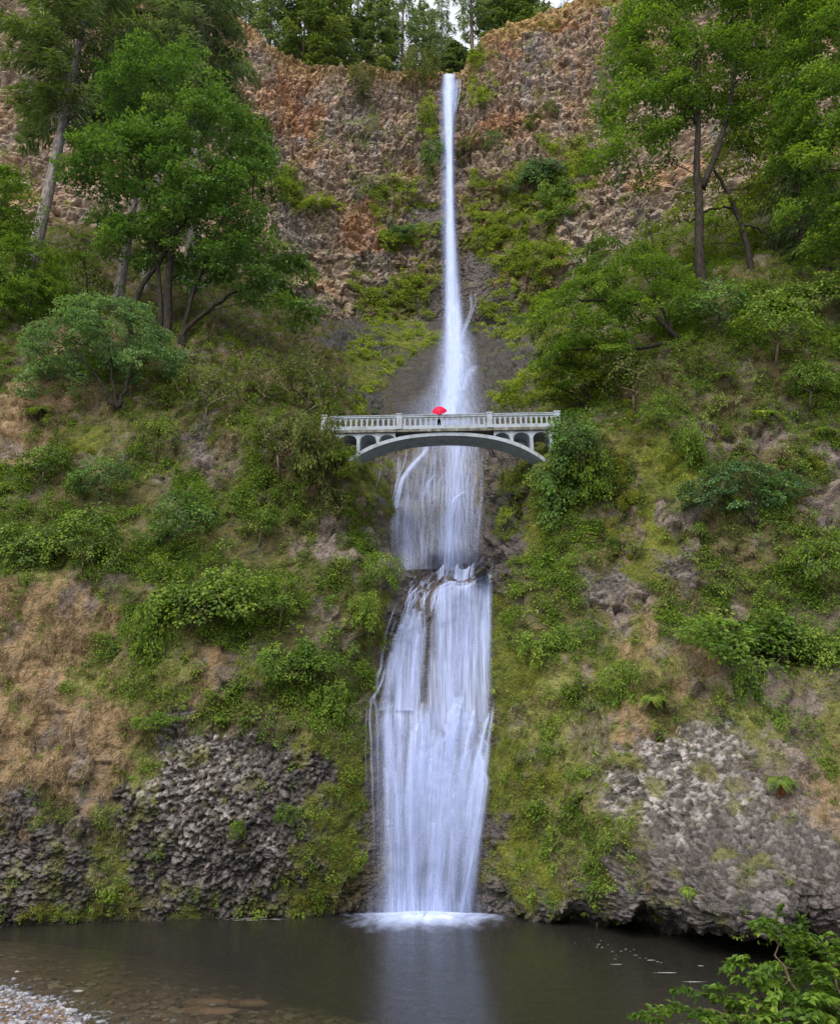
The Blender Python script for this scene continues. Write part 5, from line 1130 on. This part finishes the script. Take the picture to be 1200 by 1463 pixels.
# scum line by the undercut right bank and at the left bank
# ------------------------------------------------------------------ stones
def stones(n, sampler, rlo, rhi, seed, flat=.65):
    ph = (1+5**.5)/2; I = unit(np.array([(-1, ph, 0), (1, ph, 0), (-1, -ph, 0), (1, -ph, 0), (0, -1, ph), (0, 1, ph), (0, -1, -ph), (0, 1, -ph), (ph, 0, -1), (ph, 0, 1), (-ph, 0, -1), (-ph, 0, 1)], float))
    T = np.array([(0, 11, 5), (0, 5, 1), (0, 1, 7), (0, 7, 10), (0, 10, 11), (1, 5, 9), (5, 11, 4), (11, 10, 2), (10, 7, 6), (7, 1, 8), (3, 9, 4), (3, 4, 2), (3, 2, 6), (3, 6, 8), (3, 8, 9), (4, 9, 5), (2, 4, 11), (6, 2, 10), (8, 6, 7), (9, 8, 1)])
    V = []; Fs = []; R = []
    for k in range(n):
        x, y, z = sampler(); r = rlo+(rhi-rlo)*rng.random()**3; q = I*(1+.22*rng.normal(size=(12, 1)))*np.array((1, rng.uniform(.6, 1), flat*rng.uniform(.6, 1)))*r
        a = rng.uniform(0, 6.28); ca, sa = math.cos(a), math.sin(a); q = q@np.array([(ca, -sa, 0), (sa, ca, 0), (0, 0, 1)])
        V.append(q+np.array((x, y, z+r*.15))); Fs.append(T+12*k); R.append(np.full(20, rng.random()))
    return np.concatenate(V), np.concatenate(Fs), np.concatenate(R)
def mat_stone(name, stops):
    t = NT(name); c = t.ramp(t.attr('rnd'), stops); n = t.noise(t.pos(), 18, 4, .6); return t.done(t.bsdf(t.mix(.5, c, t.ramp(n, [(.3, (.6, .6, .6)), (.7, (1.3, 1.3, 1.3))]), 'MULTIPLY'), .8))
def samp():
    while True:
        x = rng.uniform(-24, -7); y = rng.uniform(19, 32); z = float(bedz(np.array([[x]]), np.array([[y]]))[0, 0])
        if z > -.06 - .25*rng.random()**4: return x, y, z
V, Fs, R = stones(9000, samp, .03, .13, 1)
tag(link('gravel', mesh('gravel', V, Fs, mat_stone('gravel_stone', [(0, (.10, .10, .115)), (.5, (.21, .21, .235)), (1, (.36, .355, .385))]), fattr={'rnd': R}, smooth=False)), 'bluish grey gravel bar at the lower left edge of the pool', 'gravel', kind='stuff')
def samp2():
    u = rng.uniform(-20, 620); v = 1345+118*rng.random()**.7; Y = at(u, v, 1)[0]; dz = (at(u, v, 10)[2]-HC)/10; Y = -HC/dz; p = at(u, v, Y); z = float(bedz(np.array([[p[0]]]), np.array([[p[1]]]))[0, 0]); return (p[0], p[1], z) if z < -.16 else samp2()
V, Fs, R = stones(1500, samp2, .05, .26, 2, .4)
tag(link('cobbles', mesh('cobbles', V, Fs, mat_stone('cobble_stone', [(0, (.08, .05, .03)), (.6, (.20, .13, .08)), (1, (.32, .24, .17))]), fattr={'rnd': R}, smooth=False)), 'brown cobbles lying on the bed of the shallow pool', 'cobbles', kind='stuff')
M_SLAB = mat_plain('reddish_slab', (.20, .10, .06), (.36, .21, .14), 2.)
M_PALE = mat_plain('pale_stone', (.16, .155, .16), (.30, .29, .29), 5.)
def rock(name, label, u, v, wpx, dpx, h, mat, zoff, cat='stone', grp=None):
    dz = (at(u, v, 10)[2]-HC)/10; p = at(u, v, -HC/dz); s = (p[1]*CP-HC*SP)/F
    th = np.linspace(0, math.pi, 9); ph = np.linspace(0, 2*math.pi, 15)[:-1]; P = np.array([(math.sin(a)*math.cos(b), math.sin(a)*math.sin(b), math.cos(a)) for a in th for b in ph])
    P = P*(1+.28*fbm(P*1.7+u, 3, 5))[:, None]*np.array((wpx*s/2, dpx*s*1.6, h)); i = np.arange(8)[:, None]*14; j = np.arange(14)[None]; j2 = (j+1) % 14
    z = float(bedz(np.array([[p[0]]]), np.array([[p[1]]]))[0, 0]); o = link(name, mesh(name, P, np.stack([i+j, i+14+j, i+14+j2, i+j2], -1).reshape(-1, 4), mat), loc=(p[0], p[1], z+zoff)); return tag(o, label, cat, grp)
rock('rock_slab', 'reddish flat slab under water with a pale stone lying on it', 300, 1428, 92, 12, .13, M_SLAB, .06)
rock('rock_slab', 'reddish slab under water just beyond the slab with the pale stone', 296, 1408, 70, 9, .14, M_SLAB, .06)
rock('rock_slab', 'long dim slab deeper under water right of the two reddish slabs', 356, 1404, 70, 7, .14, M_SLAB, .12)
rock('stone', 'small pale stone on the reddish slab in the pool', 305, 1426, 12, 4, .05, M_PALE, .24)
rock('stone', 'pale stone in the shallows beyond the gravel bar', 112, 1416, 16, 2., .06, M_PALE, .12)
rock('stone', 'tiny dark tipped stone in the shallows near the left edge', 25, 1388, 10, 2., .05, M_PALE, .12)
# ------------------------------------------------------------------ red leaf of scum: pale foam flecks drifting by the undercut bank
b = MB()
def fleck(u, v, wpx, hpx):
    dz = (at(u, v, 10)[2]-HC)/10; p = np.array(at(u, v, -HC/dz)); s = (p[1]*CP-HC*SP)/F; n = 9; a = np.linspace(0, 2*math.pi, n+1)[:-1]
    rr = 1+.3*rng.normal(size=n); V = np.stack([p[0]+np.cos(a)*wpx*s/2*rr, p[1]+np.sin(a)*hpx*s*1.9*rr, np.full(n, .006)], 1); b.add(np.concatenate([V, [[p[0], p[1], .012]]]), None, [(n, k, (k+1) % n) for k in range(n)])
for k in range(22):
    t = rng.random(); fleck(830+110*t+rng.normal()*8, 1345+28*t+rng.normal()*6, rng.uniform(1.5, 4), rng.uniform(.4, .8))
for u, v, a, c in ((950, 1390, 34, 1.), (990, 1403, 26, 1.), (880, 1378, 18, 1.), (930, 1372, 10, 1.), (1000, 1380, 8, 1.)): fleck(u, v, a, c)
for k in range(22): fleck(rng.uniform(300, 400), 1313+rng.normal()*1.5, rng.uniform(5, 16), .8)
tag(b.build('foam_flecks', mat_plain('foam_fleck', (.22, .22, .21), (.36, .36, .36), 9.)), 'thin foam flecks drifting on the pool by the banks', 'foam', kind='stuff')
# ------------------------------------------------------------------ arched footbridge
BY0 = 48.9; bc = at(635, 620.5, BY0); BW = .85     # half width of the deck
bridge = link('arch_bridge', None, loc=bc, rot=(0, 0, rad(-2.2))); tag(bridge, 'pale concrete arched footbridge with balustrades spanning the gorge over the middle cascade', 'bridge')
def mat_conc():
    t = NT('weathered_concrete'); p = t.pos(); n = t.noise(p, 1.6, 6, .65); n2 = t.noise(t.mapping(p, (5, 5, 1.2)), 1.5, 5, .65); n3 = t.noise(p, 30, 3, .6)
    c = t.mix(t.maprange(n, .42, .72), (.28, .325, .375), (.19, .21, .215)); c = t.mix(t.maprange(n2, .54, .72, 0, .8), c, (.11, .11, .07))
    return t.done(t.bsdf(c, .85, t.bump(n3, .25, .01)))
M_CON = mat_conc()
t = NT('mossy_concrete'); p_ = t.pos(); n = t.noise(p_, 2.6, 6, .65)
M_CONM = t.done(t.bsdf(t.ramp(n, [(.3, (.045, .046, .034)), (.5, (.105, .105, .085)), (.7, (.22, .22, .20))]), .9, t.bump(t.noise(p_, 25, 4), .3, .015)))
HL = 8.75; HR = 8.15
ext = lambda x: -.25-(.0235*x*x+.00042*x**4)
def deck():
    b = MB(); b.box((-HL, -BW-.12, -.21), (HR, BW+.12, 0.)); return b.build('deck', M_CONM, bridge)
deck()
def rib():
    b = MB(); x = np.linspace(-7.2, 7.2, 61); zt = ext(x); zb = zt-.25-.004*np.abs(x)-.001*x*x; n = len(x); w = .84
    zt = np.where(zt > -.215, -.215, zt)
    V = np.concatenate([np.stack([x, np.full(n, y), z], 1) for y, z in ((-w, zt), (-w, zb), (w, zb), (w, zt))]); i = np.arange(n-1)
    Q = np.concatenate([np.stack([i+a*n, i+1+a*n, i+1+c*n, i+c*n], 1) for a, c in ((0, 1), (1, 2), (2, 3), (3, 0))]); b.add(V, Q); b.add(V[[0, n, 2*n, 3*n]], [(0, 1, 2, 3)]); b.add(V[[n-1, 2*n-1, 3*n-1, 4*n-1]], [(3, 2, 1, 0)])
    return b.build('arch_rib', M_CON, bridge)
rib()
cols = [4.68, 6.05, 7.42, 8.4]
for sgn in (-1, 1):
    edges = [3.45]+cols
    for a, c in zip(edges[:-1], edges[1:]):
        b = MB(); n = 15; xx = np.linspace(a+(.11 if a > 3.5 else 0), c-.11, n); tt = np.linspace(-1, 1, n); zb = -.212-.12-.42*(1-np.sqrt(np.clip(1-tt*tt, 0, 1)))
        if a < 3.5: zb = np.maximum(zb, ext(xx)-.04)
        zt = np.full(n, -.213); V = np.concatenate([np.stack([sgn*xx, np.full(n, y), z], 1) for y, z in ((-.80, zt), (-.80, zb), (.80, zb), (.80, zt))]); i = np.arange(n-1)
        b.add(V, np.concatenate([np.stack([i+p*n, i+1+p*n, i+1+q*n, i+q*n], 1) for p, q in ((0, 1), (1, 2), (2, 3), (3, 0))])); b.build('spandrel_arch', M_CON, bridge)
    for c in cols:
        b = MB(); zb = ext(c)-.02 if c < 7.4 else -2.4; b.box((sgn*c-.11, -.82, zb), (sgn*c+.11, .82, -.214)); b.box((sgn*c-.15, -.83, -.40), (sgn*c+.15, .83, -.2145)); b.build('column', M_CON, bridge)
# balustrades
def baluster_me():
    b = MB(); P = [(-.165, 0), (-.165, -.05), (-.14, -.12), (-.09, -.17), (-.065, -.22), (-.06, -.62), (-.085, -.66)]; n = len(P); xs_ = [p[0] for p in P]; z = [p[1] for p in P]
    V = np.array([(x*s_, y, zz) for y in (-.065, .065) for s_ in (1, -1) for x, zz in zip(xs_, z)]); i = np.arange(n-1)
    b.add(V, np.concatenate([np.stack([i, i+1, i+1+n, i+n], 1), np.stack([i+2*n, i+3*n, i+1+3*n, i+1+2*n], 1), np.stack([i, i+2*n, i+1+2*n, i+1], 1), np.stack([i+n, i+1+n, i+1+3*n, i+3*n], 1)])); return b.me('baluster', M_CON)
bm_ = baluster_me()
posts = [-8.5, -3.17, 3.17, 7.9]
for side in (-1, 1):
    y = side*BW
    b = MB(); b.box((-HL, y-.12, .903), (HR, y+.12, 1.03)); b.box((-HL, y-.16, 1.0305), (HR, y+.16, 1.09)); b.build('top_rail', M_CONM if 0 else M_CON, bridge)
    b = MB(); b.box((-HL, y-.11, .001), (HR, y+.11, .24)); b.build('plinth', M_CON, bridge)
    for px_ in posts:
        b = MB(); b.box((px_-.19, y-.17, .002), (px_+.19, y+.17, 1.10)); b.box((px_-.24, y-.21, 1.101), (px_+.24, y+.21, 1.19)); b.build('railing_post', M_CON, bridge)
    for a, c in zip(posts[:-1], posts[1:]):
        n = int(round((c-a-.38)/.375)); 
        for k in range(n): link('baluster', bm_, bridge, (a+.19+(c-a-.38)*(k+.5)/n, y, .902))
# ------------------------------------------------------------------ person with a red umbrella
BM_ = Matrix.Translation(Vector(bc)) @ Matrix.Rotation(rad(-2.2), 4, 'Z')
PX, PY = -.36, -.50
ploc = BM_ @ Vector((PX, PY, .002))
def skin_obj(name, nodes, mat, parent, root=0, lv=2):
    me = bpy.data.meshes.new(name); me.from_pydata([n[0] for n in nodes], [(i, n[2]) for i, n in enumerate(nodes) if n[2] is not None], [])
    o = link(name, me, parent); me.materials.append(mat); m = o.modifiers.new('skin', 'SKIN'); m.use_smooth_shade = True
    for i, n in enumerate(nodes):
        sv = me.skin_vertices[0].data[i]; r = n[1]; sv.radius = (r, r) if isinstance(r, (int, float)) else r; sv.use_root = (i == root)
    s_ = o.modifiers.new('subdivision', 'SUBSURF'); s_.levels = s_.render_levels = lv; return o
def flat_mat(name, c, r=.8): t = NT(name); n = t.noise(t.pos(), 20, 4); return t.done(t.bsdf(t.mix(.35, c, t.ramp(n, [(.3, (.6, .6, .6)), (.7, (1.3, 1.3, 1.3))]), 'MULTIPLY'), r))
M_SKIN = flat_mat('skin', (.42, .26, .19), .6); M_COAT = flat_mat('rust_coat', (.30, .055, .03)); M_TROU = flat_mat('navy_trousers', (.012, .014, .035)); M_BOOT = flat_mat('black_boot', (.012, .011, .011), .5); M_HAIR = flat_mat('brown_hair', (.05, .03, .018), .6)
person = link('person', None, loc=ploc, rot=(0, 0, rad(-4))); tag(person, 'person in a rust coat and dark trousers standing on the bridge under a red umbrella', 'person')
N = [((0, 0, .88), (.13, .10), None), ((0, .01, 1.02), (.125, .09), 0), ((0, .01, 1.2), (.15, .10), 1), ((0, .015, 1.33), (.14, .09), 2), ((0, .01, 1.41), .052, 3), ((0, 0, 1.47), .06, 4), ((0, -.005, 1.55), (.078, .092), 5), ((0, 0, 1.63), .05, 6),
     ((.075, 0, .84), .082, 0), ((.095, .005, .48), .058, 8), ((.10, .02, .26), .052, 9), ((.10, .03, .08), .036, 10), ((.105, -.09, .03), .032, 11),
     ((-.075, 0, .84), .082, 0), ((-.10, -.01, .48), .058, 13), ((-.11, .0, .26), .052, 14), ((-.115, .02, .08), .036, 15), ((-.13, -.09, .03), .032, 16),
     ((.17, .01, 1.32), .055, 3), ((.22, .06, 1.08), .042, 18), ((.11, .20, 1.17), .034, 19), ((.07, .225, 1.20), (.034, .02), 20),
     ((-.17, .01, 1.32), .055, 3), ((-.23, .03, 1.06), .042, 22), ((-.22, .10, .84), .034, 23), ((-.21, .12, .76), (.02, .036), 24)]
for k, (dx, dz, ln) in enumerate(((.0, .03, .075), (.0, .01, .085), (.0, -.01, .08), (.0, -.03, .06))):
    i = len(N); N.append(((.045, .235+dx, 1.21+dz*.8), .010, 21)); N.append(((.045-ln*.4, .255, 1.21+dz*.8), .009, i)); N.append(((.05-ln*.3, .225, 1.205+dz*.8), .008, i+1))
    i = len(N); N.append(((-.21, .125+dz*.7, .725), .010, 25)); N.append(((-.208, .13+dz*.8, .725-ln*.55), .009, i)); N.append(((-.20, .125+dz*.8, .725-ln*.95), .008, i+1))
N.append(((.06, .21, 1.235), .011, 21)); N.append(((.035, .20, 1.25), .009, len(N)-1)); N.append(((-.195, .16, .745), .011, 25)); N.append(((-.185, .165, .715), .009, len(N)-1))
skin_obj('body', N, M_SKIN, person)
skin_obj('trousers', [((0, .005, .92), (.155, .125), None), ((.078, 0, .82), .102, 0), ((.096, .005, .48), .074, 1), ((.10, .02, .27), .068, 2), ((.10, .03, .13), .064, 3), ((-.078, 0, .82), .102, 0), ((-.10, -.01, .48), .074, 5), ((-.11, 0, .27), .068, 6), ((-.115, .02, .13), .064, 7)], M_TROU, person)
for s_, yy in ((1, .03), (-1, .02)): skin_obj('boot', [((s_*.105, yy, .16), .060, None), ((s_*.107, yy, .055), .052, 0), ((s_*.11, yy+.03, .04), .045, 1), ((s_*.118, yy-.12, .036), .042, 1)], M_BOOT, person)
skin_obj('coat', [((0, .0, .82), (.205, .165), None), ((0, .01, 1.04), (.165, .125), 0), ((0, .01, 1.22), (.185, .13), 1), ((0, .015, 1.34), (.165, .105), 2), ((0, .01, 1.40), .075, 3), ((.18, .01, 1.32), .075, 3), ((.228, .06, 1.08), .06, 5), ((.13, .185, 1.155), .050, 6), ((-.18, .01, 1.32), .075, 3), ((-.238, .03, 1.06), .06, 8), ((-.225, .09, .87), .052, 9)], M_COAT, person)
skin_obj('hair', [((0, -.02, 1.60), (.095, .10), None), ((0, -.045, 1.52), (.09, .06), 0), ((0, -.055, 1.44), (.075, .045), 1)], M_HAIR, person)
fb = MB()
for s_ in (-1, 1): fb.tube2([(s_*.03, .078, 1.548+.012*k_) for k_ in range(3)], [.004, .011, .004], 8)
fb.box((-.012, .085, 1.505), (.012, .112, 1.53)); fb.box((-.025, .082, 1.478), (.025, .09, 1.486))
fb.build('face', M_SKIN, person)
# umbrella: axis leans back over the shoulder towards the pool
uc = ploc+Vector((.05, .17, 1.12)); umb = link('umbrella', None, loc=uc, rot=(rad(50), rad(-6), 0)); tag(umb, 'open bright red umbrella held by the person on the bridge', 'umbrella')
t = NT('red_nylon'); M_RED = t.done(t.node('ShaderNodeMixShader', {0: .4, 1: t.bsdf((.84, .008, .075), .5), 2: t.node('ShaderNodeBsdfTranslucent', {'Color': (.85, .01, .05, 1)})}))
M_STEEL = flat_mat('umbrella_steel', (.35, .35, .36), .35); M_GRIP = flat_mat('umbrella_grip', (.03, .02, .015), .5)
n = 48; rr = np.linspace(0, 1, 9); TH = np.linspace(0, 2*math.pi, n, False); pl = np.abs(np.sin(TH*4)); V = [(0, 0, .86)]
for r in rr[1:]:
    R = .54*r*(1-.07*pl*r); z = .86-.31*r**2.1-.02*pl*r*r; V += [(R[k]*math.cos(TH[k]), R[k]*math.sin(TH[k]), z[k]) for k in range(n)]
i = np.arange(7)[:, None]*n+1; j = np.arange(n)[None]; j2 = (j+1) % n
cm_ = mesh('canopy', V, [np.stack([i+j, i+n+j, i+n+j2, i+j2], -1).reshape(-1, 4), np.array([(0, 1+k, 1+(k+1) % n) for k in range(n)])], M_RED)
link('canopy', cm_, umb)
b = MB(); b.tube([(0, 0, -.02), (0, 0, .9)], [.008, .008], 6); b.build('shaft', M_STEEL, umb, True)
b = MB(); b.tube([(0, 0, 0), (0, 0, -.10), (.02, 0, -.14), (.05, 0, -.145), (.07, 0, -.12)], [.014]*5, 8); b.build('handle', M_GRIP, umb, True)
for k in range(8):
    a = k*math.pi/4; b = MB(); b.tube([(.54*r*math.cos(a), .54*r*math.sin(a), .85-.31*r**2.1) for r in (.03, .3, .6, .8, 1)], [.004]*5, 4); b.tube([(0, 0, .5), (.3*math.cos(a), .3*math.sin(a), .76)], [.003, .003], 4); b.build('rib', M_STEEL, umb)
# ------------------------------------------------------------------ light
W = bpy.data.worlds.new('World'); S.world = W; W.use_nodes = True
nt = W.node_tree; bg = nt.nodes['Background']; sky = nt.nodes.new('ShaderNodeTexSky'); sky.sky_type = 'NISHITA'; sky.sun_disc = False
SE, SR = rad(48), rad(205)
sky.sun_elevation = SE; sky.sun_rotation = SR; sky.dust_density = 5.0; sky.air_density = 1.0; sky.ozone_density = 1.0
hs = nt.nodes.new('ShaderNodeHueSaturation'); hs.inputs['Saturation'].default_value = .6; nt.links.new(sky.outputs[0], hs.inputs['Color']); 
tc = nt.nodes.new('ShaderNodeTexCoord'); nz = nt.nodes.new('ShaderNodeTexNoise'); nz.inputs['Scale'].default_value = 3.5; nz.inputs['Detail'].default_value = 6; nt.links.new(tc.outputs['Generated'], nz.inputs['Vector'])
mr = nt.nodes.new('ShaderNodeMapRange'); mr.inputs[1].default_value = .3; mr.inputs[2].default_value = .7; mr.inputs[3].default_value = .45; mr.inputs[4].default_value = .9; nt.links.new(nz.outputs['Fac'], mr.inputs[0])
mx = nt.nodes.new('ShaderNodeMix'); mx.data_type = 'RGBA'; nt.links.new(mr.outputs[0], mx.inputs[0]); nt.links.new(hs.outputs[0], mx.inputs[6]); mx.inputs[7].default_value = (3.6, 3.65, 4.0, 1); nt.links.new(mx.outputs[2], bg.inputs[0]); bg.inputs[1].default_value = .15
sd = bpy.data.lights.new('sun', 'SUN'); sd.energy = 1.2; sd.angle = rad(50); sd.color = (1, .93, .82)
so = bpy.data.objects.new('sun', sd); COL.objects.link(so)
d = Vector((math.sin(SR)*math.cos(SE), math.cos(SR)*math.cos(SE), math.sin(SE)))
so.rotation_euler = d.to_track_quat('Z', 'Y').to_euler(); so.location = (0, -20, 80)
S.view_settings.view_transform = 'Standard'; S.view_settings.look = 'None'; S.view_settings.gamma = 1; S.view_settings.exposure = 1.2
cy = S.cycles
S.render.engine = 'CYCLES'
cy.max_bounces = 6; cy.diffuse_bounces = 3; cy.glossy_bounces = 3; cy.transmission_bounces = 4; cy.transparent_max_bounces = 24
cy.use_denoising = True; cy.denoiser = 'OPENIMAGEDENOISE'; cy.denoising_input_passes = 'RGB_ALBEDO_NORMAL'; cy.denoising_prefilter = 'NONE'
cy.caustics_reflective = False; cy.caustics_refractive = False
cy.sample_clamp_indirect = 4
